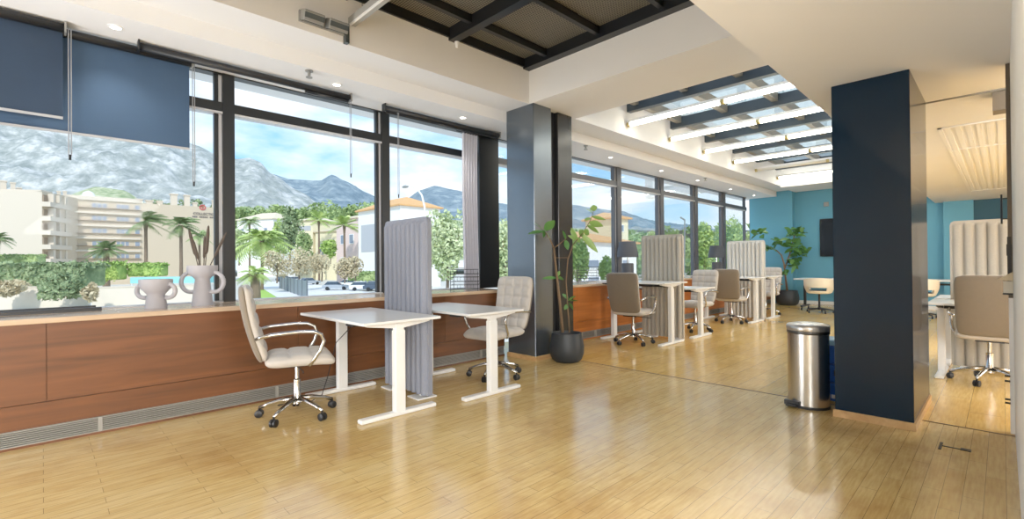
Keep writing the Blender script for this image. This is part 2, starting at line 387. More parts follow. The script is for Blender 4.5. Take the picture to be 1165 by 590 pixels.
# skylight
t = empty('window_20', (0, 0, 0), 0, 'glazed skylight with dark steel beams over the far desks', None, None, 'structure')
RAILS = [6.55+1.39*k for k in range(0, 6)]
for y in RAILS: B(XC, XL, y-.05, y+.05, 3.53, 3.70).build('beam', mat('skylight_steel', (58, 68, 76), .45), t)
for x in (-3.9, -3.12, -2.38, -1.62):
    for a, b in zip([5.2]+RAILS, RAILS+[13.85]): B(x-.045, x+.045, a+.05, b-.05, 3.6, 3.74).build('purlin', mat('purlin_steel', (132, 128, 118), .5), t)
xs = [XC, -3.9, -3.12, -2.38, -1.62, XL]
for a, b in zip([5.2]+RAILS, RAILS+[13.85]): B(XC, XL, a, b, 3.76, 3.77).build('pane', SKYGLASS, t)
struct('trim_9', MB().box(XC, XC+.006, 5.2, 13.85, ZC, 3.75).box(XL-.006, XL, 5.2, 13.85, ZL, 3.75), PLASTER, 'white side of the skylight well')
# storeys above, seen through the skylight, and an unseen sun block
t = empty('wall_upper', (0, 0, 0), 0, 'storeys of pale glazing rising behind the skylight', None, None, 'structure')
B(-11, 5, 19, 19.4, 4.0, 16).build('facade', mat('upper_cladding', (204, 204, 200), .6), t)
for i in range(12):
    for j in range(6):
        x = -10.6+i*1.3; z = 4.4+j*1.9
        B(x, x+.95, 18.95, 19, z, z+1.5).build('pane', mat('upper_glass', (240, 238, 232), .5), t)
B(XL+.1, 5, Y0, 14, 4.1, 7.2).build('sun_block', mat('sun_block_grey', (206, 204, 198), .8), t)  # unseen block added to keep the sun out of the skylight

# ------------------------------------------------------------------ light fittings
def tube_lamp(y, label, m):
    t = empty('skylight_lamp', (XC, y, 3.33), 0, label, 'lamp', None)
    l = XL-XC
    B(.0, l, -.03, .03, .02, .06).build('housing', WHITE, t)
    for a, b in ((.06, l/2-.03), (l/2+.03, l-.03)): MB().tube([(a, 0, 0), (b, 0, 0)], .036, 12).build('tube', m, t, smooth=True)
    for a in (.02, l/2-.03, l-.04): MB().tube([(a, 0, 0), (a+.05, 0, 0)], .041, 12).build('cap', BRASS, t, smooth=True)
for k, (y, w) in enumerate(zip([6.5, 7.83, 9.2, 10.65, 12.0, 13.55], ['nearest to the white beam', 'second from the white beam', 'third from the white beam', 'fourth from the white beam', None, 'farthest, just before the blue end wall'])):
    tube_lamp(y, 'glowing tube lamp across the skylight, '+w if w else 'unlit tube lamp across the skylight, second from the blue end wall', TUBEOFF if k == 4 else TUBE)
dl = [((-4.70, .40), 'glowing ceiling downlight above the blue roller blinds'), ((-4.69, 2.13), 'small ceiling downlight above the middle window, over the near desk'),
      ((-4.69, 3.75), 'small ceiling downlight above the curtain'), ((-4.75, 7.06), 'tiny ceiling downlight in the far soffit, nearest to the pillars'),
      ((-4.76, 8.85), 'tiny ceiling downlight in the far soffit, second from the pillars'), ((-4.78, 10.53), 'tiny ceiling downlight in the far soffit, third from the pillars'),
      ((-4.8, 12.45), 'tiny ceiling downlight in the far soffit, fourth from the pillars'), ((-4.8, 14.1), 'tiny ceiling downlight in the far soffit, next to the blue wall')]
for (x, y), lab in dl:
    t = empty('downlight', (x, y, ZS), 0, lab, 'ceiling light', 'downlights in the window soffit')
    MB().lathe([(.036, 0), (.05, 0), (.05, -.006), (.036, -.008)], 20, cap=False).build('ring', WHITE, t)
    MB().lathe([(.036, -.001), (.036, -.004)], 20).build('lamp', DLIGHT, t)
    L = bpy.data.lights.new('downlight_beam', 'SPOT'); L.energy = 14; L.spot_size = 1.9; L.spot_blend = .8; L.shadow_soft_size = .05; L.color = (1, .95, .86)
    o = bpy.data.objects.new('downlight_beam', L); C.objects.link(o); o.parent = t; o.location = (0, 0, -.03)
for (x, y), lab in (((-4.455, 1.79), 'small ceiling sprinkler above the middle window'), ((-4.49, 6.06), 'small ceiling sprinkler in the far soffit near the pillars'), ((-4.53, 10.36), 'small ceiling sprinkler in the far soffit near the blue wall')):
    x = min(x, -4.53)
    t = empty('sprinkler', (x, y, ZS), 0, lab, 'sprinkler')
    MB().lathe([(.035, .004), (.035, -.01), (.014, -.014), (.014, -.045)], 14).build('body', GREYM, t)
    MB().lathe([(.03, -.062), (.03, -.068)], 14).build('deflector', GREYM, t)
    for s in (-1, 1): MB().tube([(s*.014, 0, -.04), (s*.02, 0, -.064)], .003, 6).build('arm', GREYM, t)
t = empty('ceiling_detector', (XC+.04, 3.15, 3.55), 0, 'small white detector at the edge of the mesh ceiling', 'detector')
MB().lathe([(.012, -.06), (.022, -.02), (.026, .0)], 14).build('body', WHITE, t)
# twin spotlight on the raised side of the ceiling
t = empty('spotlight_fixture', (XC, 1.72, 3.27), 0, 'grey twin spotlight fixture fixed high up beside the mesh ceiling', 'spotlight')
B(0, .03, -.2, .2, -.05, .04).build('mount_plate', GREYM, t)
for y in (-.11, .1):
    R = Matrix.Translation((.07, y, -.02)) @ Matrix.Rotation(.35, 4, 'Y')
    hb = MB(); hb.rbox(-.05, .05, -.085, .085, -.035, .05, r=.008, mtx=R)
    hd = hb.build('head', GREYM, t)
    MB().box(-.04, .04, -.075, .075, -.041, -.034, mtx=R).build('lens', LENS, hd)
    MB().box(.05, .056, -.08, .08, -.01, .03, mtx=R).build('cooling_fin', LENS, hd)
B(.01, .06, .185, .22, -.12, .05).build('bracket', LENS, t)
t = empty('strip_light', (XC+.02, 1.98, 3.36), 0, 'pale strip light hung across the raised ceiling below the mesh', 'lamp')
RB(0, 2.4, -.035, .035, -.03, .035, r=.006).build('housing', mat('batten_grey', (168, 166, 160), .4), t)
B(.01, 2.39, -.036, -.02, -.045, -.03).build('diffuser', WHITE, t)
for x in (.2, 2.2): MB().tube([(x, 0, .03), (x, 0, .3)], .003, 6).build('hanger', WIRE, t)

# ------------------------------------------------------------------ roller blinds and curtain
def blind(y0, y1, x, drop, label, m, cord=None, low=0):
    t = empty('roller_blind', (x, y0, 2.975), 0, label, 'blind'); l = y1-y0
    MB().tube([(0, .012, 0), (0, l-.012, 0)], .032, 14).build('roller', DARKP, t, smooth=True)
    for y in (0, l-.012): B(-.035, .04, y, y+.012, -.04, .045).build('bracket', GREYM if y else BLACKM, t)
    if drop:
        MB().grid(16, 12, lambda u, v: (-.028+.004*math.sin(u*9)*v, .02+u*(l-.04), -v*drop)).build('fabric', m, t, smooth=True)
        B(-.034, -.022, .02, l-.02, -drop-.018, -drop).build('bottom_bar', mat('blind_bar', (170, 172, 176), .4), t)
    else:
        B(-.012, .012, .03+low, l-.03, -.056, -.034).build('bottom_bar', BLACKM, t)
    if cord:
        cy, cz = cord
        MB().tube([(.02, cy, 0), (.02, cy, cz)], .0035, 6).tube([(.02, cy+.015, 0), (.02, cy+.015, cz)], .0035, 6).build('pull_chain', mat('chain', (150, 152, 156), .4, metal=.3), t)
        MB().tube([(.02, cy+.007, cz-.03), (.02, cy+.007, cz+.01)], .008, 8).build('chain_weight', DARKP, t)
blind(-.85, .13, -4.87, .655, 'dark navy roller blind lowered at the left edge of the picture', BLINDD, (.99, -.95))
blind(-.85, .945, -4.96, .74, 'blue roller blind lowered over the left window, partly behind the dark navy one', BLIND, (1.79, -1.05))
blind(.55, 2.36, -4.86, 0, 'rolled up black blind above the middle window with a long pull chain', None, (1.79, -.82), 1.3)
blind(2.77, 4.56, -4.9, 0, 'rolled up black blind above the window by the curtain', None, (.17, -.98))
t = empty('curtain', (-4.98, 3.98, 0), 0, 'mauve grey curtain gathered beside the black window post', 'curtain')
def cf(u, v):
    z = .862+v*(2.93-.862); s = .26*(.92+.08*abs(v-.4))
    return (.035*math.sin(u*2*PI*5.5)*(1-.2*v)+.01*math.sin(v*5), u*s-.02*math.sin(v*3), z)
MB().grid(90, 10, cf).build('drape', CURT, t, smooth=True)
MB().tube([(0, -.1, 2.94), (0, .32, 2.94)], .012, 10).build('rail', BLACKM, t)

# ------------------------------------------------------------------ objects on the sill
ZT = .858
def ring(cx, cz, r, rr, a0, a1): return MB().tube(arc((cx, 0, cz), r, a0, a1, 16), rr, 12)
t = empty('vase', (-4.83, .66, ZT), .8, 'short ceramic vase in painted backlit grey with two ring handles on the left sill', 'vase')
MB().lathe([(.001, 0), (.075, 0), (.075, .02), (.068, .07), (.06, .11), (.075, .13), (.105, .165), (.115, .21), (.115, .235), (.105, .235), (.09, .18), (.001, .15)], 32).build('body', CERAM, t, smooth=True, angle=50)
for s in (-1, 1): ring(s*.10, .14, .056, .017, -PI*.62 if s > 0 else PI*.38, PI*.62 if s > 0 else PI*1.62).build('handle', CERAM, t, smooth=True)
VB = Vector((-4.83, .985, ZT))
t = empty('vase', VB, .8, 'tall ceramic vase in painted backlit grey with two ring handles holding dried reeds', 'vase')
MB().lathe([(.001, 0), (.08, 0), (.08, .02), (.07, .1), (.055, .225), (.07, .245), (.105, .27), (.115, .31), (.115, .345), (.1, .345), (.085, .28), (.001, .25)], 32).build('body', CERAM, t, smooth=True, angle=50)
for s in (-1, 1): ring(s*.098, .2, .085, .017, -PI*.62 if s > 0 else PI*.38, PI*.62 if s > 0 else PI*1.62).build('handle', CERAM, t, smooth=True)
dx = Vector((math.cos(.8), math.sin(.8), 0))
for lab, b, tp, th, r in (('dried reed leaning left in the tall vase, leftmost of the bunch', -.02, -.115, .66, .013), ('dried reed leaning slightly left in the tall vase, second from the left', .0, -.085, .58, .011),
        ('short straight dried reed in the middle of the tall vase', .01, .022, .6, .010), ('tall straight dried reed in the tall vase, fourth from the left', .02, .055, .69, .013), ('thin dried reed leaning far right in the tall vase', .03, .21, .63, .010)):
    a = VB+dx*b+Vector((0, 0, .27)); c = VB+dx*tp+Vector((0, 0, th)); e = c-a
    o = empty('dried_reed', a, 0, lab, 'dried reed', 'dried reeds in the tall vase')
    MB().tube([(0, 0, 0), e*.45], .004, 6).build('stalk', REED, o)
    MB().tube([e*.4, e*.46, e*.6, e*.85, e*.97, e], [.004, r, r*1.1, r, r*.6, .002], 10).build('seed_head', REED, o, smooth=True)
t = empty('window_track', (-5.0, -.6, ZT), 0, 'long flat dark track lying on the left end of the sill', 'track')
B(-.05, -.02, 0, .9, 0, .036).build('rail', DARKP, t); B(.02, .06, 0, .93, 0, .026).build('rail', DARKP, t); B(-.05, .06, .02, .05, .0, .006).build('cross_bar', DARKP, t)
def basket(loc, rz, label, w=.34, d=.24, h=.24):
    t = empty('wire_tray', loc, rz, label, 'tray', 'black wire letter trays on the window sill')
    for k in range(3):
        z = .02+k*(h-.03)/2.2; mb = MB()
        for zz in (z, z+.055):
            mb.tube([(-w/2, -d/2, zz), (w/2, -d/2, zz), (w/2, d/2, zz), (-w/2, d/2, zz), (-w/2, -d/2, zz)], .003, 6)
        for i in range(9):
            x = -w/2+w*i/8; mb.tube([(x, -d/2, z), (x, d/2, z)], .0018, 5)
        for i in range(5):
            x = -w/2+w*i/4; mb.tube([(x, -d/2, z), (x, -d/2, z+.055)], .0018, 5); mb.tube([(x, d/2, z), (x, d/2, z+.055)], .0018, 5)
        mb.build('tray_tier', WIRE, t)
    mb = MB()
    for x in (-w/2, w/2):
        for y in (-d/2, d/2): mb.tube([(x, y, 0), (x, y, h)], .004, 6)
    mb.build('upright', WIRE, t)
basket((-4.75, 3.82, ZT), .75, 'black wire letter tray on the sill in front of the curtain')
basket((-4.85, 6.5, ZT), .75, 'black wire letter tray on the sill behind the potted fig')
def lamp(y, label):
    t = empty('table_lamp', (-4.88, y, ZT), 0, label, 'lamp', 'grey table lamps on the window sill')
    MB().lathe([(.001, 0), (.1, 0), (.11, .02), (.11, .3), (.1, .32), (.001, .32)], 24).build('base', LAMPG, t, smooth=True, angle=40)
    MB().tube([(0, 0, .32), (0, 0, .56)], .012, 8).build('neck', CHROME, t)
    MB().lathe([(.2, .43), (.15, .72), (.146, .72), (.196, .43)], 28, cap=False).build('lamp_shade', LAMPG, t, smooth=True)
lamp(7.78, 'dark grey table lamp on the far sill behind the grey ridged screen')
lamp(11.75, 'dark grey table lamp on the far sill behind the pale ridged screen')

# ------------------------------------------------------------------ desks, screens and chairs
def desk(loc, h, label, ln=1.2, dp=.70, cable=False, rz=0):
    t = empty('desk', loc, rz, label, 'desk')
    RB(-ln/2, ln/2, -dp/2, dp/2, h-.022, h, r=.004).build('tabletop', TOPW, t)
    for s in (-1, 1):
        x = s*(ln/2-.09)
        lg = MB().rbox(x-.03, x+.03, -.045, .045, .03, h-.09, r=.006).rbox(x-.024, x+.024, -.038, .038, h-.3, h-.03, r=.004)
        lo = lg.build('leg', WHITEM, t)
        RB(x-.036, x+.036, -.34, .34, .0, .034, r=.012).build('foot', WHITEM, lo)
        MB().prism([(-.3, h-.022), (.3, h-.022), (.28, h-.04), (.05, h-.07), (-.05, h-.07), (-.28, h-.04)], lambda a, b, q: (x-.02+.04*q, a, b)).build('arm', WHITEM if s > 0 else DARKP, lo)
    B(-ln/2+.1, ln/2-.1, -.03, .03, h-.075, h-.035).build('crossbeam', DARKP, t)
    B(-.2, .2, .08, .2, h-.06, h-.022).build('control_box', DARKP, t)
    B(ln/2-.3, ln/2-.18, -dp/2+.01, -dp/2+.05, h-.04, h-.022).build('hand_switch', DARKP, t)
    if cable:
        MB().tube([(-.1, -.05, h-.06), (-.3, -.15, .5), (-.36, -.2, .2), (-.3, -.28, .06), (-.36, -.34, .008), (-.45, -.6, .005)], .004, 6).build('power_cable', DARKP, t)
    return t
desk((-3.89, 2.03, 0), .763, 'white adjustable desk in the near left corner, on the left of the grey screen', 1.2, .70, True)
desk((-3.80, 2.95, 0), .763, 'white adjustable desk in front of the tufted chair, right of the near grey screen', 1.2, .66)
desk((-3.88, 6.55, 0), .90, 'raised white desk on the left of the second screen', 1.16)
desk((-3.86, 7.50, 0), .78, 'lower white desk on the right of the second screen', 1.14)
desk((-3.88, 9.98, 0), .88, 'white desk on the left of the pale far screen', 1.16)
desk((-3.86, 10.95, 0), .88, 'white desk on the right of the pale far screen', 1.14)
desk((.05, 6.77, 0), .76, 'white desk beside the navy pillar in the right hand room', 1.2)
desk((.05, 7.62, 0), .76, 'white desk behind the beige screen in the right hand room', 1.2)

def screen(x0, x1, y, m, label, n=9, h=1.62, feet=True):
    w = x1-x0; t = empty('privacy_screen', ((x0+x1)/2, y, 0), 0, label, 'screen')
    T = .02; R = .05; z0 = .035
    def top(x):
        e = w/2-abs(x)
        return h if e >= R else h-R+math.sqrt(max(0, R*R-(R-e)**2))
    mb = MB(); nu = n*14
    for s in (-1, 1):
        def fn(u, v):
            x = -w/2+u*w; zt = top(x); vv = v; z = z0+vv*(zt-z0)
            inn = min(1, max(0, (w/2-abs(x)-.018)/.012))*min(1, max(0, (zt-z-.025)/.03))
            ph = ((x+w/2-.02)/(w-.04)*n) % 1
            b = max(0, 1-abs(2*ph-1)**3)**.7
            return (x, s*(T+inn*(.056*b-.022)), z)
        mb.grid(nu, 40, lambda u, v: fn(u, 1-(1-v)**1.6))
    k = 60
    def rim(u, v):
        x = -w/2+u*w; return (x, -T+2*T*v, top(x))
    mb.grid(k, 1, rim)
    mb.grid(1, 1, lambda u, v: (-w/2, -T+2*T*u, z0+v*(h-R-z0))); mb.grid(1, 1, lambda u, v: (w/2, -T+2*T*u, z0+v*(h-R-z0)))
    mb.grid(1, 1, lambda u, v: (-w/2+u*w, -T+2*T*v, z0))
    mb.build('felt_panel', m, t, smooth=True, angle=50)
    for s in (-1, 1):
        RB(s*w*.32-.09, s*w*.32+.09, -.1, .1, 0, .012, r=.004).build('foot', WHITEM, t)
        B(s*w*.32-.02, s*w*.32+.02, -.015, .015, .01, .04).build('bracket', WHITEM, t)
    return t
screen(-4.29, -3.55, 2.45, FELT, 'grey ridged felt screen between the two near desks', 9)
screen(-4.10, -3.40, 6.97, FELTB, 'grey beige ridged felt screen between the second pair of desks', 9)
screen(-4.12, -3.37, 10.47, FELTW, 'ridged felt screen between the farthest pair of desks, painted pale for overexposure', 9)
screen(-.41, .45, 7.22, FELTB, 'beige ridged felt screen behind the chair at the right edge', 9)

def cushion(w, h, t, nx, ny, tx, ty, front, warp, taper=0):
    mb = MB()
    def shape(u, v, side):
        x = u; y = v
        e = (max(0, 1-abs(x)**7)*max(0, 1-abs(y)**7))**.45
        if side > 0 and front:
            cx = ((x+1)/2*tx) % 1; cyy = ((y+1)/2*ty) % 1
            dd = lambda c, k: min(c, 1-c)*2/k
            d1 = min(cx, 1-cx)*w/tx; d2 = min(cyy, 1-cyy)*h/ty
            s = 1-.30*math.exp(-(d1/.011)**2)-.30*math.exp(-(d2/.011)**2)
            bul = (math.sin(cx*PI)*math.sin(cyy*PI))**.5 if 0 < cx < 1 and 0 < cyy < 1 else 0
            e2 = e*(s*.78+.22*bul)
            if e2 > 0 and (abs(x) > .9 or abs(y) > .9): e2 = e*(.75)
        else: e2 = e
        X = x*w/2*(1-.07*abs(y)**8)*(1+taper*y); Y = y*h/2*(1-.07*abs(x)**8)
        return warp(X, Y, side*t/2*e2)
    for side in (1, -1):
        def mapu(q): # denser near edge
            a = 2*q-1; return math.copysign(1-(1-abs(a))**1.35, a)
        mb.grid(nx, ny, lambda i, j: shape(mapu(i), mapu(j), side))
    return mb
def make_chair(label, group):
    t = empty('office_chair', (0, 0, 0), 0, label, 'chair', group)
    cst = MB()
    for k in range(5):
        a = PI/2+2*PI*k/5+.3; d = Vector((math.cos(a), math.sin(a), 0)); q = Vector((-math.sin(a), math.cos(a), 0))
        lg = MB().tube([d*.03+Vector((0, 0, .135)), d*.12+Vector((0, 0, .125)), d*.22+Vector((0, 0, .1)), d*.285+Vector((0, 0, .075))], [.024, .02, .016, .013], 10).build('leg', CHROME, t, smooth=True)
        c = d*.285
        w = MB()
        for s in (-1, 1):
            mt = Matrix.Translation(c+q*s*.014+Vector((0, 0, .03))) @ Matrix(((q.x, d.x, 0), (q.y, d.y, 0), (0, 0, 1))).to_4x4() @ Matrix.Rotation(PI/2, 4, 'Y')
            w.lathe([(.024, -.011), (.03, -.007), (.03, .007), (.024, .011)], 16, mtx=mt)
        w.tube([c+Vector((0, 0, .03)), c+Vector((0, 0, .078))], .008, 8)
        w.build('caster', DARKP, lg, smooth=True, angle=40)
    MB().lathe([(.036, .1), (.036, .15), (.028, .16), (.028, .29), (.017, .295), (.017, .42)], 18).build('column', CHROME, t, smooth=True, angle=40)
    MB().box(-.1, .1, -.12, .1, .405, .425).tube([(.05, .0, .40), (.2, .03, .39), (.26, .03, .385)], .005, 8).build('mechanism', DARKP, t)
    cushion(.49, .5, .10, 40, 40, 3, 3, True, lambda x, y, z: (x, y+.02, .472+z+.02*max(0, -(y/.25))**3*0-.03*max(0, y/.25)**4)).build('seat', UPH, t, smooth=True, weld=True)
    def wb(x, y, z):
        v = (y+.29)/.58
        Y = -.235-.13*v-.02*math.sin(v*PI)+z*.97 + .35*x*x
        return (x, Y, .48+.57*v+z*.2)
    cushion(.47, .58, .085, 44, 52, 4, 5, True, wb, .035).build('backrest', UPH, t, smooth=True, weld=True)
    def wb2(x, y, z):
        p = wb(x, y, z-.025); return p
    cushion(.474, .584, .05, 24, 28, 1, 1, False, wb2, .035).build('back_shell', UPHB, t, smooth=True, weld=True)
    for s in (-1, 1):
        pts = [(s*.235, -.28, .66), (s*.275, -.255, .675), (s*.285, -.18, .69), (s*.285, 0, .70), (s*.285, .1, .695), (s*.285, .155, .67), (s*.28, .175, .62), (s*.275, .15, .55), (s*.262, .11, .485), (s*.225, .08, .437), (s*.1, .05, .43)]
        MB().tube(pts, .0135, 10).build('armrest', CHROME, t, smooth=True)
    return t
ch0 = make_chair('tufted cream office chair in profile at the near left desk', 'tufted office chairs at the desks')
ch0.location = (-3.95, 1.45, 0); ch0.rotation_euler = (0, 0, -.3)
dup(ch0, (-3.78, 3.44, 0), PI+.12, 'tufted office chair facing left at the near desk beside the dark window pillar')
dup(ch0, (-3.82, 6.22, 0), .12, 'office chair seen from behind at the raised desk, left of the second screen')
dup(ch0, (-3.72, 8.05, 0), PI-.1, 'tufted office chair half hidden behind the lower far desk, right of the second screen')
dup(ch0, (-3.72, 9.62, 0), .1, 'office chair seen from behind at the desk left of the pale far screen')
dup(ch0, (-3.72, 11.55, 0), PI, 'office chair mostly hidden behind the pale far screen')
dup(ch0, (-.10, 6.55, 0), .03, 'office chair seen from behind at the right edge, before the beige screen')

# ------------------------------------------------------------------ bin and crate
t = empty('pedal_bin', (-1.135, 4.53, 0), 0, 'tall brushed steel pedal bin beside the navy pillar', 'bin')
MB().lathe([(.001, .02), (.15, .02), (.15, .62), (.001, .62)], 48, 1, .95).build('body', STEEL, t, smooth=True, angle=40)
MB().lathe([(.001, 0), (.152, 0), (.152, .022), (.001, .022)], 48, 1, .95).build('base_ring', DARKP, t, smooth=True, angle=40)
MB().lathe([(.154, .622), (.157, .63), (.157, .66), (.15, .672), (.1, .684), (.001, .69)], 48, 1, .95, cap=False).build('lid', mat('lid_steel', (196, 192, 186), .32, metal=.9), t, smooth=True, angle=50)
MB().lathe([(.152, .60), (.156, .605), (.156, .625), (.152, .628)], 48, 1, .95, cap=False).build('rim', mat('dark_steel', (92, 92, 92), .3, metal=1), t, smooth=True)
RB(-.125, -.045, -.185, -.1, .012, .034, r=.008).build('pedal', DARKP, t)
B(-.14, -.03, -.155, -.12, .02, .055).build('pedal_recess', DARKP, t)
t = empty('crate', (-1.07, 4.92, 0), 0, 'blue plastic crate standing between the bin and the navy pillar', 'crate')
cb = MB()
for z in (0, .16, .32): cb.rbox(-.14, .14, -.13, .13, z+.004, z+.15, r=.008)
cb.build('body', BLUEP, t)
RB(-.142, .142, -.132, .132, .475, .52, r=.008).build('lid', BLUEPL, t)
B(.06, .12, -.136, -.129, .22, .27).build('handle', DARKP, t)
B(.04, .13, -.136, -.129, .03, .06).build('label_strip', WHITE, t)

# ------------------------------------------------------------------ indoor plants
def leaf(mb, base, d, ln, w, droop=.25, roll=0):
    d = Vector(d).normalized(); side = d.cross(Vector((0, 0, 1)))
    side = side.normalized() if side.length > .01 else Vector((1, 0, 0)); up = side.cross(d)
    side, up = side*math.cos(roll)+up*math.sin(roll), up*math.cos(roll)-side*math.sin(roll)
    vs = []; n = 7; base = Vector(base)
    for i in range(n+1):
        f = i/n; ww = w*math.sin(PI*min(1, f*.93+.04))**.8*(1.15-.3*f)/2
        c = base+d*ln*f+Vector((0, 0, -droop*ln*f*f))
        vs += [c-side*ww+up*ww*.25, c, c+side*ww+up*ww*.25]
    fs = []
    for i in range(n):
        for k in (0, 1): fs.append((i*3+k, i*3+k+1, (i+1)*3+k+1, (i+1)*3+k))
    mb.add(vs, fs)
PD = 5.86
base = P(645, 409, PD); base.z = 0
t = empty('potted_fig', base, 0, 'rubber fig with two bare stems in a charcoal pot beside the dark pillar', 'plant')
pr = [(.001, 0), (.15, 0), (.185, .03), (.212, .1), (.215, .18), (.2, .27), (.188, .33), (.188, .345), (.172, .345), (.17, .3), (.001, .29)]
MB().lathe([(r*.98, z) for r, z in pr], 40).build('pot', POT, t, smooth=True, angle=50)
MB().lathe([(.001, .305), (.165, .305), (.165, .295)], 24).build('soil', SOIL, t)
def rel(px, py, dd=0): return P(px, py, PD+dd)-base
mb = MB().tube([rel(640, 378), rel(637, 345), rel(633, 310), rel(630, 282)], [.019, .017, .015, .012], 10).tube([rel(630, 282), rel(625, 270), rel(618, 262)], [.01, .008, .006], 8)
mb.tube([rel(630, 282), rel(637, 277), rel(643, 272)], [.008, .006, .005], 8)
mb.build('stem', BARK, t, smooth=True)
mb = MB().tube([rel(648, 378), rel(646, 350), rel(644, 320), rel(646, 295), rel(652, 278)], [.009, .008, .007, .007, .006], 8).tube([rel(652, 278), rel(663, 265), rel(672, 250), rel(676, 238)], [.006, .005, .004, .003], 8)
mb.tube([rel(629, 293), rel(646, 293)], .003, 6)
mb.build('stem', BARK, t, smooth=True)
lf = MB(); lg = MB()
def plf(mb, a, b, w, dd=0, droop=.0, roll=0):
    o_ = -.22 if mb is lf and a[0] < 630 and a[1] < 300 else 0; p = rel(*a, o_*.6); q = rel(*b, dd*.6+o_); d = q-p; leaf(mb, p, d, d.length, w, droop, roll)
for a, b, w in (((620, 263), (601, 266), .085), ((620, 263), (607, 253), .07), ((620, 262), (631, 251), .11), ((621, 263), (625, 271), .06), ((619, 262), (618, 270), .05), ((643, 272), (640, 262), .07), ((643, 273), (646, 284), .07),
                ((633, 316), (617, 317), .07), ((634, 314), (637, 308), .05), ((634, 315), (641, 318), .05), ((646, 340), (640, 334), .06), ((646, 342), (655, 337), .07), ((646, 342), (658, 342), .05), ((646, 346), (642, 352), .05), ((647, 344), (652, 352), .05)):
    plf(lf, a, b, w, rnd.uniform(-.08, .08), .0, rnd.uniform(-.6, .6)+.9)
for a, b, w in (((676, 240), (675, 233), .09), ((675, 243), (666, 237), .06), ((672, 248), (665, 251), .06), ((673, 246), (689, 250), .05), ((670, 253), (686, 257), .09), ((668, 256), (681, 265), .07), ((664, 262), (660, 269), .13), ((664, 262), (670, 267), .1),
                ((662, 266), (680, 287), .08), ((656, 272), (649, 262), .08), ((655, 272), (650, 259), .06), ((657, 270), (659, 276), .06), ((655, 273), (646, 268), .07)):
    plf(lg, a, b, w, rnd.uniform(-.1, .1), 0, rnd.uniform(-.6, .6)+.9)
lf.build('foliage', LEAF, t, smooth=True); lg.build('foliage', LEAFL, t, smooth=True)
# big fig near the blue wall
PD = 12.95
base = P(896, 347, PD); base.z = 0
t = empty('potted_fig', base, 0, 'tall leafy fig in a black pot against the blue end wall', 'plant')
MB().lathe([(r*1.3, z*1.15) for r, z in pr], 32).build('pot', POT, t, smooth=True, angle=50)
MB().lathe([(.001, .35), (.2, .35), (.2, .34)], 24).build('soil', SOIL, t)
MB().tube([rel(896, 334), rel(894, 318), rel(892, 300), rel(889, 290), rel(884, 285), rel(872, 280)], [.03, .025, .022, .02, .016, .01], 8).tube([rel(893, 305), rel(898, 290), rel(902, 275), rel(905, 262)], [.018, .016, .012, .008], 8).build('stem', BARK, t, smooth=True)
lf = MB()
cl = [(905, 264, 11, 7, 26), (903, 278, 9, 8, 26), (908, 290, 11, 9, 26), (903, 300, 9, 6, 16), (886, 276, 8, 4, 14), (864, 266, 9, 4, 16), (875, 284, 5, 5, 8), (890, 310, 4, 4, 5), (915, 284, 6, 6, 8)]
for cx, cy, rx, ry, n in cl:
    for k in range(n):
        a = rnd.uniform(0, 2*PI); q = rnd.uniform(.1, .8)
        p = rel(cx+rx*q*math.cos(a), cy+ry*q*math.sin(a), rnd.uniform(-.2, .2))
        d = Vector((rnd.uniform(-1, 1), rnd.uniform(-1, .4), rnd.uniform(-.3, .9)))
        leaf(lf, p, d, rnd.uniform(.16, .26), rnd.uniform(.09, .14), rnd.uniform(.1, .4), rnd.uniform(-1, 1))
lf.build('foliage', LEAF, t, smooth=True)

# ------------------------------------------------------------------ meeting corner
def meeting_table(x0, x1, y0, y1, label):
    t = empty('meeting_table', ((x0+x1)/2, (y0+y1)/2, 0), 0, label, 'table'); w = (x1-x0)/2; d = (y1-y0)/2
    RB(-w, w, -d, d, .735, .765, r=.006).build('tabletop', TOPW, t)
    for sx in (-1, 1):
        lg = MB().box(sx*(w-.14)-.025, sx*(w-.14)+.025, -.03, .03, .1, .735).box(sx*(w-.14)-.02, sx*(w-.14)+.02, -d+.08, d-.08, .08, .115).build('leg', DARKP, t)
        for sy in (-1, 1):
            MB().tube([(sx*(w-.14)-.012, sy*(d-.11), .035), (sx*(w-.14)+.012, sy*(d-.11), .035)], .033, 14).tube([(sx*(w-.14), sy*(d-.11), .04), (sx*(w-.14), sy*(d-.11), .085)], .008, 8).build('caster', DARKP, lg)
    B(-w+.14, w-.14, -.02, .02, .64, .68).build('crossbeam', DARKP, t)
meeting_table(-3.55, -1.95, 13.0, 13.8, 'white wheeled meeting table beside the fig, left of the navy pillar')
meeting_table(-1.55, -.62, 13.3, 14.1, 'white wheeled table glimpsed right of the navy pillar')
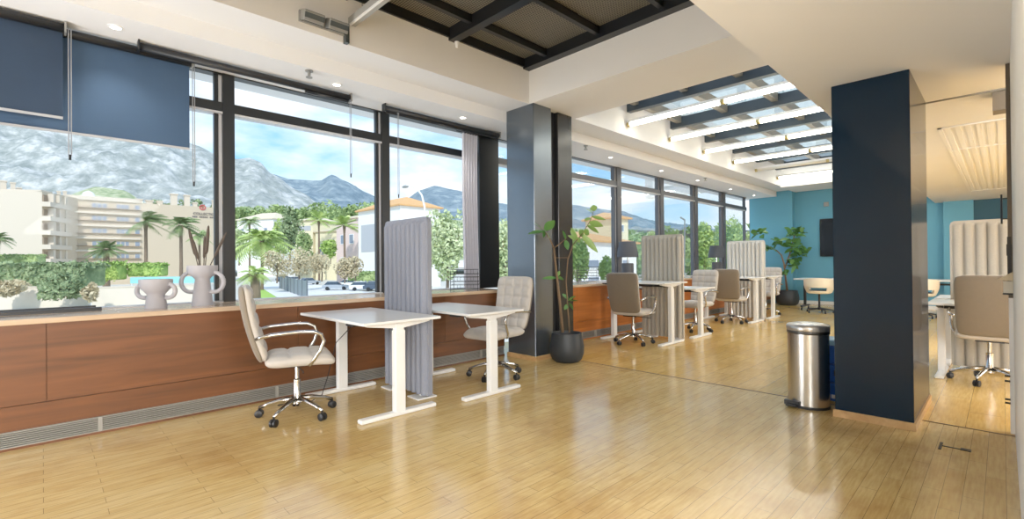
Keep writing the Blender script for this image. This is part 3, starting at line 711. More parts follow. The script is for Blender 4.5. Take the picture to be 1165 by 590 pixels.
def tub_chair(loc, rz, label):
    t = empty('tub_chair', loc, rz, label, 'chair', 'cream shell chairs at the meeting tables')
    # shell opens to +y; wraps round the back with a slot
    mb = MB()
    for rr in (.29, .265):
        def fn(u, v):
            a = -PI*.5+(u-.5)*PI*1.45; top = .80-.12*(abs(u-.5)*2)**2.2
            z = .46+v*(top-.46); r = rr*(.80+.2*math.sin(min(1, v*1.4)*PI/2))
            return (r*1.05*math.cos(a), r*math.sin(a), z)
        nu, nv = 36, 14; g = MB().grid(nu, nv, fn)
        keep = []
        for i, f in enumerate(g.f):
            j, k = divmod(i, nu)
            if 2 <= j <= 4 and 12 <= k <= 23: continue
            keep.append(f)
        mb.add(g.v, keep)
    mb.lathe([(.001, .435), (.2, .44), (.235, .465)], 36, 1.05, 1, cap=False)
    mb.build('shell', CREAM, t, smooth=True)
    MB().lathe([(.001, .465), (.2, .465), (.225, .49), (.2, .52), (.001, .525)], 32).build('seat_pad', PADB, t, smooth=True)
    MB().lathe([(.04, .07), (.04, .12), (.022, .13), (.022, .44)], 14).build('column', DARKP, t, smooth=True, angle=40)
    for k in range(5):
        a = 2*PI*k/5+.3; d = Vector((math.cos(a), math.sin(a), 0))
        l = MB().tube([d*.03+Vector((0, 0, .1)), d*.27+Vector((0, 0, .07))], [.018, .012], 8).build('leg', DARKP, t)
        MB().tube([d*.27+Vector((-.014, 0, .028)), d*.27+Vector((.014, 0, .028))], .028, 12).tube([d*.27+Vector((0, 0, .03)), d*.27+Vector((0, 0, .072))], .006, 6).build('caster', DARKP, l)
    return t
tc_ = tub_chair((-2.95, 12.72, 0), .05, 'cream shell chair with a slotted back before the meeting table')
dup(tc_, (-2.6, 14.2, 0), 2.7, 'cream shell chair half hidden behind the left side of the navy pillar')
dup(tc_, (-1.2, 12.95, 0), .2, 'cream shell chair glimpsed between the navy pillar and the right hand desk')
t = empty('wall_screen', (-2.6, YB, 1.3), 0, 'black television on the blue end wall', 'television')
RB(-.87, .87, -.06, -.015, 0, 1.02, r=.006).build('casing', DARKP, t)
B(-.85, .85, -.063, -.06, .02, 1.0).build('screen', SCREEN, t)
B(-.3, .3, -.015, 0, .3, .7).build('wall_bracket', DARKP, t)
t = empty('wall_sensor', (-3.32, YB, 2.71), 0, 'small grey sensor high on the blue end wall', 'sensor')
RB(-.06, .06, -.03, 0, -.06, .06, r=.008).build('casing', GREYM, t); MB().lathe([(.03, -.04), (.03, -.03)], 14, mtx=Matrix.Rotation(-PI/2, 4, 'X') @ Matrix.Translation((0, 0, 0)) @ Matrix.Scale(-1, 4, (0, 0, 1))).build('lens', LENS, t)
t = empty('floor_bracket', (-.20, 4.15, 0), 0, 'small dark metal bracket in the floor near the right wall', 'bracket')
B(-.1, -.085, -.1, .06, 0, .003).build('long_bar', DARKP, t); B(-.085, .03, -.02, -.005, 0, .003).build('cross_bar', DARKP, t); B(.0, .05, -.03, .02, 0, .003).build('end_plate', DARKP, t)

#OUTDOOR>>
# ------------------------------------------------------------------ outdoors, haze and overexposure painted into the colours
GZ = -3.2
HAZE = mat('far_rock', (176, 178, 178), .95, vary=.4, scale=.012, bump=.8, bscale=.02)
def rock_mat(name, a, b_, c, s):
    M = bpy.data.materials.new(name); M.use_nodes = True; nt = M.node_tree; N = nt.nodes; L = nt.links; b = N['Principled BSDF']
    tc = N.new('ShaderNodeTexCoord'); n = N.new('ShaderNodeTexNoise'); n.inputs['Scale'].default_value = s; n.inputs['Detail'].default_value = 10; n.inputs['Roughness'].default_value = .68
    L.new(tc.outputs['Object'], n.inputs['Vector'])
    L.new(ramp(N, n.outputs['Fac'], [(.36, a), (.5, b_), (.64, c)], L), b.inputs['Base Color'])
    b.inputs['Roughness'].default_value = 1; b.inputs['Specular IOR Level'].default_value = .1
    return M
ROCK = rock_mat('mountain_rock', (134, 141, 136), (162, 166, 160), (206, 205, 200), .045)  # lightened rock tones with the haze put into the colour
RIDGE = rock_mat('mountain_blue', (104, 122, 132), (124, 140, 148), (156, 168, 170), .03)  # haze over the far ridge put into paler, flatter colours
HILLG = rock_mat('foothill_green', (122, 140, 100), (158, 168, 126), (200, 198, 168), .25)
HILLR = rock_mat('hill_hazy', (132, 150, 146), (158, 172, 166), (196, 202, 194), .03)
def hills(name, sil, d0, d1, py0, m, seed, amp, lab, x0=-320, x1=960, nu=330, nv=64):
    def H(px):
        if px <= sil[0][0]: return sil[0][1]
        for (a, b), (c, d) in zip(sil, sil[1:]):
            if px <= c:
                t = (px-a)/(c-a); t = t*t*(3-2*t)*.5+t*.5; return b+(d-b)*t
        return sil[-1][1]
    def fn(u, v):
        px = x0+u*(x1-x0); d = d0+(d1-d0)*v
        top = P(px, H(px), d1).z; bot = P(px, py0, d0).z
        p = P(px, 300, d); q = Vector((p.x*.012, p.y*.012, seed))*(500/d1)
        rg = .55*noise.ridged_multi_fractal(q*1.7, 1.0, 2.1, 7, 1.0, 2.0)-.6
        z = bot+(top-bot)*(v**1.15)+amp*rg*(.25+.75*math.sin(PI*min(1, v)))*d1/500*(1 if v < .98 else .35)
        p.z = z; return p
    o = MB().grid(nu, nv, fn).build(name, m, None, smooth=True)
    tag(o, lab, None, None, 'structure'); return o
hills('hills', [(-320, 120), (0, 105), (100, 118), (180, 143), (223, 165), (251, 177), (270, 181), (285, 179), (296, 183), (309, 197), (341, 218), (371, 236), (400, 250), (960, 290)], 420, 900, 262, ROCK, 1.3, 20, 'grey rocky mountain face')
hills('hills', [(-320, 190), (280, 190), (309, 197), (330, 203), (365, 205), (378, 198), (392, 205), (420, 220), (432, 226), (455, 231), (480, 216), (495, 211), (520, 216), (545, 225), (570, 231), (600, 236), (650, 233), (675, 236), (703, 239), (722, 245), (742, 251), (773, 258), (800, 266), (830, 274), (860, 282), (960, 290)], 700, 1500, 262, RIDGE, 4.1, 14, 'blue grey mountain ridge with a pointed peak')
hills('hills', [(-320, 262), (0, 255), (110, 212), (140, 216), (180, 240), (260, 236), (300, 240), (350, 244), (400, 243), (432, 246), (520, 250), (600, 256), (700, 262), (800, 272), (960, 290)], 190, 330, 296, HILLG, 7.7, 3.5, 'green wooded foothills', nu=200, nv=18)
struct('ground', MB().add([PZ(-900, 6, GZ), PZ(-2500, 300, GZ), PZ(2500, 900, GZ), PZ(1300, 40, GZ)], [(0, 1, 2, 3)]), mat('pale_ground', (206, 202, 190), .9, vary=.12, scale=.3), 'pale paved ground outside')

def shift(mb, base):
    b = Vector(base); mb.v = [tuple(Vector(v)-b) for v in mb.v]; return mb
BEIGE = mat('hotel_render', (202, 184, 158), .9, vary=.03, scale=.3)
BEIGEL = mat('hotel_ledge', (214, 200, 180), .9)
BSHADE = mat('hotel_shade', (150, 130, 108), .9)  # darker wall tone that paints the shade inside the balconies
GLB = mat('far_window_glass', (138, 148, 162), .7)
class Facade:
    def __init__(s, a, b):
        s.a = Vector((a.x, a.y, 0)); s.b = Vector((b.x, b.y, 0)); s.d = s.b-s.a; s.l = s.d.length; s.d = s.d/s.l
        n = Vector((s.d.y, -s.d.x, 0)); s.n = n if n.dot(Vector((0, 0, 0))-s.a) > 0 else -n
    def box(s, mb, t0, t1, z0, z1, o0, o1):
        c = [s.a+s.d*(t*s.l)+s.n*o for t in (t0, t1) for o in (o0, o1)]
        return mb.add([(p.x, p.y, z) for p in c for z in (z0, z1)], [(0, 1, 3, 2), (4, 6, 7, 5), (0, 4, 5, 1), (2, 3, 7, 6), (0, 2, 6, 4), (1, 5, 7, 3)])
DK = 1.35
A0, A1, A2, A3 = P(-140, 300, 72*DK), P(48, 300, 76*DK), P(76, 300, 83*DK), P(262, 300, 100*DK)
base = A1.copy(); base.z = GZ
ht = empty('hotel_building', base, 0, 'long beige hotel block with stacked balconies and a red round sign on its blank wall', 'building')
f1, f2, f3 = Facade(A0, A1), Facade(A1, A2), Facade(A2, A3)
ZT1, ZT2 = 17.4, 17.2
def part(fn, name, m, parent=ht):
    mb = MB(); fn(mb); shift(mb, base); return mb.build(name, m, parent)
part(lambda mb: f1.box(mb, 0, 1, GZ, ZT1, -14, 0), 'wing_wall', BEIGE)
part(lambda mb: f2.box(mb, 0, 1, GZ, ZT1, -8, 0), 'side_wall', BEIGEL)
part(lambda mb: f3.box(mb, 0, 1, GZ, ZT2, -14, 0), 'main_wall', BEIGE)
part(lambda mb: (f3.box(mb, 0, .40, ZT2-.1, ZT2+.9, -3, .3), f1.box(mb, 0, 1, ZT1, ZT1+.3, -3, .2)), 'parapet', BEIGEL)
for k in range(5):
    z = 2.0+k*3.05
    def balc(mb, z=z): f2.box(mb, -.02, 1, z, z+1.0, 0, 1.5)
    part(balc, 'balcony', BEIGEL)
    part(lambda mb, z=z: f2.box(mb, .0, .98, z+1.0, z+2.5, .02, .3), 'balcony_shade_panel', BSHADE)  # flat slab in the painted shade tone instead of a real recess
    for q in (.2, .45, .7, .93): part(lambda mb, z=z, q=q: f2.box(mb, q-.05, q+.03, z+1.0, z+2.9, .3, 1.3), 'balcony_divider', BEIGEL)
    part(lambda mb, z=z: f3.box(mb, 0, .405, z-.25, z+.15, 0, .7), 'ledge', BEIGEL)
    part(lambda mb, z=z: f3.box(mb, 0, .41, z+1.05, z+1.2, 0, .5), 'ledge', BSHADE)  # ledge drawn in the painted shade tone
    for q0, q1 in ((.13, .215), (.265, .34), (.37, .405)):
        w = part(lambda mb, z=z, a=q0, b=q1: f3.box(mb, a, b, z+1.15, z+2.35, 0, .06), 'window', BEIGEL)
        n = max(1, round((q1-q0)/.028))
        for i in range(n): part(lambda mb, z=z, a=q0+(q1-q0)*(i+.12)/n, b=q0+(q1-q0)*(i+.88)/n: f3.box(mb, a, b, z+1.25, z+2.25, .06, .1), 'pane', GLB, w)
for px, w, hh, d in ((4, 5, 4.5, 80), (15, 4, 4, 80), (22, 4, 2.5, 80), (67, 3, 3, 86), (74, 3, 3, 86), (145, 4, 2, 92), (158, 6, 2, 93), (170, 6, 2, 95), (182, 5, 2, 96), (198, 6, 4.6, 97), (213, 5, 4.4, 98), (222, 4, 2, 99), (244, 4, 3, 100)):
    a = P(px, 300, d*DK+1.5); s = w*d*DK/546/2
    mb = MB().box(a.x-s, a.x+s, a.y-s, a.y+s, ZT1-.5, ZT1+hh*.8); mb.box(a.x-s*1.25, a.x+s*1.25, a.y-s*1.25, a.y+s*1.25, ZT1+hh*.8-.3, ZT1+hh*.8)
    shift(mb, base).build('chimney', BEIGEL, ht)
a = P(101, 300, 88*DK); MB().lathe([(.001, 0), (1.0, .5), (1.3, 1.4), (.9, 2.2), (.001, 2.6)], 16, mtx=Matrix.Translation((a.x-base.x, a.y-base.y, ZT1-base.z))).build('satellite_dome', WHITE, ht, smooth=True)
# the sign
def zpx0(px, py, d): return P(px, py, d).z
def text_on(f, t, z, size, body, name, m, parent, base, off=.15):
    cu = bpy.data.curves.new('lettering', 'FONT'); cu.body = body; cu.size = size; cu.align_x = 'CENTER'; cu.extrude = .04
    o = bpy.data.objects.new('lettering', cu); C.objects.link(o); dg = bpy.context.evaluated_depsgraph_get(); me = bpy.data.meshes.new_from_object(o.evaluated_get(dg))
    bpy.data.objects.remove(o); me.materials.clear(); me.materials.append(m)
    n = f.n; x = Vector((0, 0, 1)).cross(n); p = f.a+f.d*(t*f.l)+n*off; p.z = z
    R = Matrix((x, Vector((0, 0, 1)), n)).transposed().to_4x4(); R.translation = p-Vector(base)
    me.transform(R); r = bpy.data.objects.new(name, me); C.objects.link(r); r.parent = parent; return r
SIGNT = mat('sign_letters', (92, 84, 86), .6); SIGNR = mat('sign_red', (196, 62, 70), .5)
def t_at(f, px):
    lo, hi = 0, 1
    for _ in range(40):
        m_ = (lo+hi)/2; q = f.a+f.d*(m_*f.l); v = Vector((q.x, q.y, 0)); x_ = 582.5+FPX*v.dot(CR)/v.dot(CF)
        lo, hi = (m_, hi) if x_ < px else (lo, m_)
    return lo
TS = t_at(f3, 234)
qs = f3.a+f3.d*(TS*f3.l); DS = Vector((qs.x, qs.y, 0)).dot(CF)
text_on(f3, TS, zpx0(234, 244.6, DS), .93, 'COLLECTION', 'sign_lettering', SIGNT, ht, base)
sl = MB()
for i in range(14):
    if i in (3, 9): continue
    f3.box(sl, TS+(-3.0+i*.4)/f3.l, TS+(-3.0+i*.4+.27)/f3.l, zpx0(234, 247.6, DS), zpx0(234, 246.2, DS), .05, .15)
shift(sl, base).build('sign_small_line', SIGNT, ht)
c = f3.a+f3.d*((TS-.02)*f3.l)+f3.n*.1; c.z = zpx0(231, 236, DS)
R = Matrix((Vector((0, 0, 1)).cross(f3.n), Vector((0, 0, 1)), f3.n)).transposed().to_4x4(); R.translation = c-base
R = R @ Matrix.Scale(.62, 4)
sd = MB().lathe([(.85, 0), (1.2, 0), (1.2, .15), (.85, .15), (.85, 0)], 28, mtx=R, cap=False).box(-.28, -.12, -.5, .5, 0, .15, R).box(-.12, .35, .3, .45, 0, .15, R).box(-.12, .35, -.05, .1, 0, .15, R).box(.25, .38, .05, .4, 0, .15, R).box(.05, .4, -.5, -.38, 0, .15, R)
sd.build('sign_emblem', SIGNR, ht)

# plants outside
FOL = {}
def foliage(name, rgb, rgb2, s=.6): 
    M = rock_mat(name, rgb, tuple((a+b)/2 for a, b in zip(rgb, rgb2)), rgb2, s); FOL[name] = M; return M
G_DARK = foliage('foliage_dark', (100, 120, 84), (170, 184, 136)); G_MID = foliage('foliage_mid', (116, 140, 88), (188, 204, 140)); G_LIGHT = foliage('foliage_light', (136, 164, 84), (206, 220, 140))
G_DRY = foliage('foliage_dry', (176, 158, 122), (224, 212, 178)); G_PALM = foliage('palm_green', (90, 112, 74), (150, 168, 110)); G_PALE = foliage('foliage_pale', (160, 178, 120), (226, 232, 190)); G_HEDGE = foliage('hedge_green', (120, 152, 76), (192, 212, 118))
TRUNK = mat('bark', (122, 104, 86), .95, vary=.3, scale=3)
def cloud(blobs, n, size, seed, flat=.5):
    r = random.Random(seed); mb = MB(); tot = sum(b[3]*b[4] for b in blobs)
    for bx, by, bz, rx, rz in blobs:
        for k in range(int(n*rx*rz/tot)):
            while 1:
                v = Vector((r.uniform(-1, 1), r.uniform(-1, 1), r.uniform(-1, 1)))
                if .2 < v.length < 1: break
            v = v.normalized()*(v.length**.4)
            p = Vector((bx+v.x*rx, by+v.y*rx, bz+v.z*rz))
            a = Vector((r.uniform(-1, 1), r.uniform(-1, 1), r.uniform(-1, 1))).normalized(); b = a.cross(Vector((r.uniform(-1, 1), r.uniform(-1, 1), r.uniform(-1, 1)))).normalized()
            s = size*r.uniform(.6, 1.3)
            mb.add([p-a*s, p+b*s*flat, p+a*s, p-b*s*flat], [(0, 1, 2, 3)])
    return mb
def tree(base, lab, cat, blobs, n, size, m, seed, trunk=None, name='tree', group=None):
    t = empty(name, base, 0, lab, cat, group)
    cloud(blobs, n, size, seed).build('foliage', m, t)
    if trunk:
        mb = MB().tube([(0, 0, 0), (.05, .05, trunk[1]*.5), (0, 0, trunk[1])], [trunk[0], trunk[0]*.8, trunk[0]*.5], 8)
        for b in blobs[:6]: mb.tube([(0, 0, trunk[1]*.8), (b[0]*.8, b[1]*.8, b[2])], [trunk[0]*.5, trunk[0]*.2], 6)
        mb.build('trunk', TRUNK, t)
    return t
def palm(base, h, r, lab, m, wind=(0, 0), nf=26, seed=1, droop=1.0, tr=.25):
    t = empty('palm_tree', base, 0, lab, 'palm tree'); rn = random.Random(seed); mb = MB()
    for k in range(nf):
        a = 2*PI*k/nf+rn.uniform(-.2, .2); el = rn.uniform(-.3, 1.25); ln = r*rn.uniform(.8, 1.1)
        d = Vector((math.cos(a)*math.cos(el)+wind[0]*.5, math.sin(a)*math.cos(el)+wind[1]*.5, math.sin(el))).normalized()
        pts = []
        for i in range(9):
            f = i/8; pts.append(Vector((0, 0, h))+d*ln*f+Vector((wind[0]*ln*.5*f*f, wind[1]*ln*.5*f*f, -droop*ln*.55*f*f)))
        for i in range(1, 8):
            tg = (pts[i+1]-pts[i-1]).normalized(); s = tg.cross(Vector((0, 0, 1))); s = s.normalized() if s.length > .05 else Vector((1, 0, 0))
            w = r*.24*math.sin(PI*(.15+.8*i/8))
            for sg in (-1, 1):
                for q in (0, .5):
                    p = pts[i].lerp(pts[i+1], q); e = p+s*sg*w+tg*w*.8+Vector((0, 0, -w*.5))
                    mb.add([p-tg*r*.02, p+tg*r*.035, e], [(0, 1, 2)])
    mb.build('crown', m, t)
    MB().tube([(0, 0, 0), (tr*.4, 0, h*.4), (0, 0, h*.86), (0, 0, h)], [tr*1.2, tr, tr*.9, tr*1.5], 10).build('trunk', TRUNK, t)
    return t
wd = (CR.x*.9, CR.y*.9)
def zpx(px, py, d): return P(px, py, d).z
def palm_px(px, ytop, ybase, d, r, lab, m, gz=None, **k):
    b = P(px, 300, d); b.z = gz if gz is not None else zpx(px, ybase, d)
    return palm(b, zpx(px, ytop, d)-b.z, r, lab, m, **k)
palm_px(166, 252, 302, 92, 4.2, 'tall windswept palm in front of the blank hotel wall, left of the other', G_PALM, GZ, wind=wd, seed=3, tr=.3)
palm_px(206, 256, 302, 92, 4.2, 'tall windswept palm in front of the blank hotel wall, nearer the sign', G_PALM, GZ, wind=(wd[0]*.45, wd[1]*.45), seed=5, tr=.3)
palm_px(121, 283, 302, 88, 3.2, 'short bushy palm before the hotel windows', G_PALM, GZ, seed=8, tr=.5, nf=34, droop=.7)
palm_px(-2, 272, 300, 90, 3.0, 'palm at the left edge before the hotel wing', G_PALM, GZ, seed=11)
palm_px(227, 268, 302, 105, 3.0, 'small distant palm below the hotel sign', G_MID, GZ, seed=12)
palm_px(392, 256, 300, 106, 4.2, 'round headed palm before the yellow villa', G_LIGHT, GZ, seed=14, droop=.6)
palm_px(363, 250, 300, 130, 4.0, 'palm between the yellow villa and the dark tree', G_LIGHT, GZ, seed=15, droop=.5)
palm_px(298, 274, 318, 85, 6.0, 'broad feathery palm beyond the lawn', G_LIGHT, GZ, seed=17, droop=1.1, nf=34)
palm_px(284, 252, 300, 130, 4.0, 'palm in front of the white hillside villa', G_MID, GZ, seed=18)
palm_px(290, 311, 326, 50, 2.0, 'stout low palm by the lawn outside the middle window', G_LIGHT, GZ, seed=19, tr=.5, nf=34)
def woodland(lab, spots, m, seed, size):
    r = random.Random(seed); mb = MB()
    for px, py, d, rad in spots:
        c = P(px, py, d); mb2 = cloud([(c.x, c.y, c.z, rad, rad*r.uniform(.7, 1.2))], 130, size, r.random()); mb.add(mb2.v, mb2.f)
    o = mb.build('woodland', m); tag(o, lab, 'woodland', None, 'stuff')
r_ = random.Random(3)
woodland('green trees covering the slope under the mountains in the middle windows', [(r_.uniform(262, 440), 240+r_.uniform(-1, 26), r_.uniform(195, 300), r_.uniform(2.5, 5)) for k in range(150)], G_MID, 5, 1.0)
woodland('darker trees dotted over the wooded slope behind the hotel', [(r_.uniform(60, 262), 236+r_.uniform(-1, 20), r_.uniform(195, 300), r_.uniform(2, 4)) for k in range(70)], G_DARK, 6, .9)
woodland('distant trees below the hazy hill in the far windows', [(r_.uniform(640, 850), 268+(r_.random()**.5)*34, r_.uniform(90, 200), r_.uniform(2, 4)) for k in range(150)], G_MID, 8, .7)
def hedge(px0, px1, y0, y1, d, dep, lab, m=G_HEDGE, n=900, cat='hedge', size=.22):
    a, b = P(px0, 300, d), P(px1, 300, d); zt, zb = zpx((px0+px1)/2, y0, d), zpx((px0+px1)/2, y1, d)
    base = (a+b)/2; base.z = zb; ax = (b-a); ax.z = 0; w = ax.length/2; ax.normalize(); ay = Vector((-ax.y, ax.x, 0)); h = zt-zb
    t = empty('hedge', base, math.atan2(ax.y, ax.x), lab, cat)
    r = random.Random(int(px0*7+px1)); mb = MB().rbox(-w*.93, w*.93, -dep/2, dep/2, 0, h*.93, r=min(.25, h*.2))
    for k in range(n):
        s = r.choice('ftt'); p = Vector((r.uniform(-w, w), -dep/2 if s == 'f' else r.uniform(-dep/2, dep/2), r.uniform(0, h) if s == 'f' else h*.95))+Vector((r.gauss(0, .1), r.gauss(0, .12), r.gauss(0, .06*h)))
        u = Vector((r.uniform(-1, 1), r.uniform(-1, 1), r.uniform(-1, 1))).normalized(); v = u.cross(Vector((r.uniform(-1, 1), r.uniform(-1, 1), r.uniform(-1, 1)))).normalized(); q = size*r.uniform(.6, 1.3)
        mb.add([p-u*q, p+v*q*.6, p+u*q, p-v*q*.6], [(0, 1, 2, 3)])
    mb.build('foliage', m, t); return t
hedge(149, 188, 300, 314, 70, 2, 'clipped bright hedge behind the two vases')
hedge(112, 140, 299, 318, 68, 2, 'bright rounded hedge left of the vases')
hedge(-60, 5, 290, 300, 94, 2, 'trimmed hedge at the foot of the hotel wing, leftmost', G_MID)
hedge(8, 22, 290, 300, 94, 2, 'small trimmed hedge at the foot of the hotel wing, in the middle', G_MID, 400)
hedge(27, 48, 290, 300, 94, 2, 'trimmed hedge at the foot of the hotel wing, next to the balconies', G_MID, 500)
hedge(-60, 112, 301, 326, 62, 4, 'long loose dark hedge along the garden wall', G_DARK, 4200, size=.3)
hedge(396, 436, 309, 319, 87, 2, 'dark hedge before the white building', G_MID, 700)
def bush(px, ytop, ybot, d, rpx, lab, m, seed, cat='bush', n=900, trunk=False, name='bush', size=.28):
    b = P(px, 300, d); b.z = zpx(px, ybot, d); h = zpx(px, ytop, d)-b.z; r = rpx*d/546
    rn = random.Random(seed); bl = [(0, 0, h*.6, r*.7, h*.38)]+[(rn.uniform(-.6, .6)*r, rn.uniform(-.6, .6)*r, h*rn.uniform(.4 if trunk else .3, .75), r*.5, h*.26) for k in range(7)]
    return tree(b, lab, cat, bl, n, size, m, seed, (max(.1, r*.07), h*.55) if trunk else None, name)
bush(75, 310, 342, 47.4, 24, 'loose spreading bush hanging over the white garden wall', G_DARK, 31, n=1500)
bush(12, 318, 342, 48, 14, 'dry bush at the left end of the garden wall', G_DRY, 32)
bush(104, 322, 348, 46, 8, 'small grey bush beside the wall gap', G_DRY, 33, n=400)
bush(330, 232, 300, 128, 14, 'tall dark conifer between the villas', G_DARK, 34, 'tree', 1500, True, 'tree', .5)
bush(345, 262, 300, 115, 12, 'green tree behind the bare trees', G_MID, 35, 'tree', 900, True, 'tree', .4)
for k, (px, yt, yb, d, r, lab) in enumerate(((315, 284, 322, 75, 14, 'bare beige street tree nearest to the lawn'), (340, 280, 322, 80, 18, 'bare beige street tree in the middle of the row'), (366, 286, 320, 85, 14, 'bare beige street tree in front of the yellow villa'), (392, 292, 322, 80, 12, 'bare beige street tree before the pink house'), (404, 290, 322, 80, 9, 'slim bare street tree beside the white building'))):
    bush(px, yt, yb, d, r, lab, G_DRY, 40+k, 'tree', 1000, True, 'tree', .22)
bush(376, 272, 300, 110, 10, 'bright green tree in front of the yellow villa', G_HEDGE, 50, 'tree', 800, True, 'tree', .35)
for k, (px, yt, d, r, lab) in enumerate(((255, 250, 150, 12, 'tree beside the left window post'), (272, 258, 110, 12, 'light tree left of the feathery palm'), (318, 248, 160, 10, 'tree behind the feathery palm'), (300, 262, 125, 12, 'mid green tree under the white villa'), (352, 250, 170, 10, 'hillside tree left of the palm'), (378, 238, 210, 14, 'hillside tree above the yellow villa'), (410, 240, 220, 14, 'hillside tree behind the white building'))):
    bush(px, yt, 302, d, r, lab, [G_MID, G_PALE, G_LIGHT, G_MID, G_DARK, G_MID, G_MID][k], 60+k, 'tree', 900, True, 'tree', .5)
for k, (px, yt, yb, d, r, lab, m) in enumerate(((508, 236, 345, 26, 24, 'large pale leafed tree filling the window by the curtain', G_PALE), (478, 250, 345, 30, 14, 'pale tree half hidden by the near grey screen', G_PALE), (574, 246, 345, 26, 13, 'pale tree seen between the black post and the pillar', G_PALE),
        (658, 268, 330, 32, 16, 'light tree behind the potted fig', G_LIGHT), (690, 290, 330, 34, 12, 'bright tree left of the far window post, behind the fig', G_LIGHT), (766, 258, 330, 40, 16, 'green tree behind the second grey screen', G_MID), (800, 250, 330, 36, 16, 'bright green tree outside the fourth far window', G_LIGHT), (833, 242, 330, 40, 16, 'bright green tree outside the last far window', G_LIGHT), (745, 262, 330, 50, 12, 'distant tree below the hazy hill', G_MID))):
    bush(px, yt, yb, d, r, lab, m, 80+k, 'tree', 2600 if r > 13 else 1500, True, 'tree', .13 if d < 45 else .2)

# buildings in the middle and right windows
def house(pxa, da, pxb, db, ytop, depth, lab, wall, roof, wins, name='villa', hip=1.6, over=.5, zb=GZ, flat=False):
    a, b = P(pxa, 300, da), P(pxb, 300, db); base = (a+b)/2; base.z = zb
    t = empty(name, base, 0, lab, 'building'); f = Facade(a, b); zt = zpx((pxa+pxb)/2, ytop, (da+db)/2)
    mb = MB(); f.box(mb, 0, 1, zb, zt, -depth, 0); shift(mb, base).build('wall', wall, t)
    mb = MB(); e = over/f.l
    if flat: f.box(mb, -e, 1+e, zt, zt+.4, -depth-over, over)
    else:
        q = [f.a+f.d*(s*f.l)+f.n*o for s, o in ((-e, over), (1+e, over), (1+e, -depth-over), (-e, -depth-over))]
        g = [f.a+f.d*(s*f.l)-f.n*depth/2 for s in (.3, .7)]
        mb.add([(p.x, p.y, zt) for p in q]+[(p.x, p.y, zt-.25) for p in q]+[(p.x, p.y, zt+hip) for p in g],
               [(0, 1, 9, 8), (1, 2, 9), (2, 3, 8, 9), (3, 0, 8), (4, 5, 1, 0), (5, 6, 2, 1), (6, 7, 3, 2), (7, 4, 0, 3), (7, 6, 5, 4)])
    shift(mb, base).build('roof', roof, t)
    for s0, s1, z0, z1, mm in wins:
        mb = MB(); f.box(mb, s0, s1, zb+(zt-zb)*z0, zb+(zt-zb)*z1, 0, .08); w = shift(mb, base).build('window', WHITE if mm is GLB else mm, t)
        if mm is GLB:
            mb = MB(); f.box(mb, s0+(s1-s0)*.1, s1-(s1-s0)*.1, zb+(zt-zb)*(z0+.01), zb+(zt-zb)*(z1-.01), .08, .12); shift(mb, base).build('pane', GLB, w)
    return t
WW = mat('white_render', (246, 243, 236), .9); YEL = mat('yellow_render', (238, 226, 188), .9); PINK = mat('pink_render', (232, 206, 196), .9); TILE = mat('roof_tile', (222, 170, 112), .9, vary=.15, scale=1.5); TILEP = mat('roof_pale', (222, 206, 176), .9); GREYW = mat('grey_recess', (186, 188, 190), .8)
house(270, 185, 311, 180, 249, 14, 'white villa with a pale roof on the wooded slope', WW, TILEP, [(.1, .2, .7, .85, GLB), (.5, .6, .7, .85, GLB), (.75, .85, .7, .85, GLB)], hip=3)
house(336, 142, 356, 140, 250, 12, 'yellow villa with a flat pale roof, left tower', YEL, TILEP, [(.35, .7, .55, .68, GLB), (.1, .9, .82, .9, GREYW)], hip=1.2)
house(359, 140, 398, 134, 262, 10, 'long yellow villa with arched openings between two palms', YEL, TILEP, [(.1, .28, .5, .75, GLB), (.4, .58, .5, .75, GLB), (.7, .9, .5, .75, GLB)], hip=1)
house(383, 118, 408, 112, 248, 12, 'pale pink house beside the white building', PINK, TILEP, [(.2, .4, .6, .75, GLB), (.6, .8, .6, .75, GLB), (.2, .4, .25, .4, GLB)], hip=1.5)
house(408, 99, 456, 88, 236, 9, 'white building with an orange tiled roof behind the near screen', WW, TILE, [(.08, .5, .45, .8, GREYW), (.05, .55, .02, .16, GLB), (.6, .8, .5, .7, GLB)], hip=2.2)
house(660, 60, 724, 72, 274, 12, 'white house with an orange roof seen behind the potted fig and the lamp', WW, TILE, [(.1, .3, .5, .65, GLB), (.4, .55, .5, .65, GLB), (.7, .85, .5, .65, GLB), (.1, .3, .2, .35, GLB)], hip=1.6)
house(698, 74, 715, 76, 247, 6, 'yellow tower with a small tiled roof right of the potted fig', YEL, TILE, [(.3, .7, .8, .9, GLB)], hip=1.0)
house(455, 110, 484, 112, 242, 10, 'distant house with a tiled roof above the near grey screen', WW, TILE, [(.2, .4, .7, .85, GLB)], hip=2)

# street, garden wall, fence, cars, lamp post
def strip(name, pts, z, m, lab, h=.02):
    v = [PZ(px, d, z) for px, d in pts]; n = len(v)
    struct(name, MB().add([tuple(p) for p in v], [tuple(range(n))]), m, lab)
strip('trim_30', [(276, 40), (330, 46), (318, 90), (283, 90)], GZ+.03, mat('lawn', (160, 196, 84), .9, vary=.2, scale=.6), 'bright green lawn')
strip('trim_31', [(318, 62), (470, 60), (330, 130), (285, 130)], GZ+.05, mat('street', (226, 226, 224), .9, vary=.04, scale=.2), 'pale sunlit street')
def wall_px(pa, da, pb, db, ytop, lab, m, name='garden_wall', th=.3):
    a, b = P(pa, 300, da), P(pb, 300, db); f = Facade(a, b); base = (a+b)/2; base.z = GZ; zt = zpx((pa+pb)/2, ytop, (da+db)/2)
    t = empty(name, base, 0, lab, 'wall'); mb = MB(); f.box(mb, 0, 1, GZ, zt, -th, 0); shift(mb, base).build('wall', m, t)
    mb = MB(); f.box(mb, 0, 1, zt, zt+.12, -th-.05, .05); shift(mb, base).build('coping', BEIGEL, t)
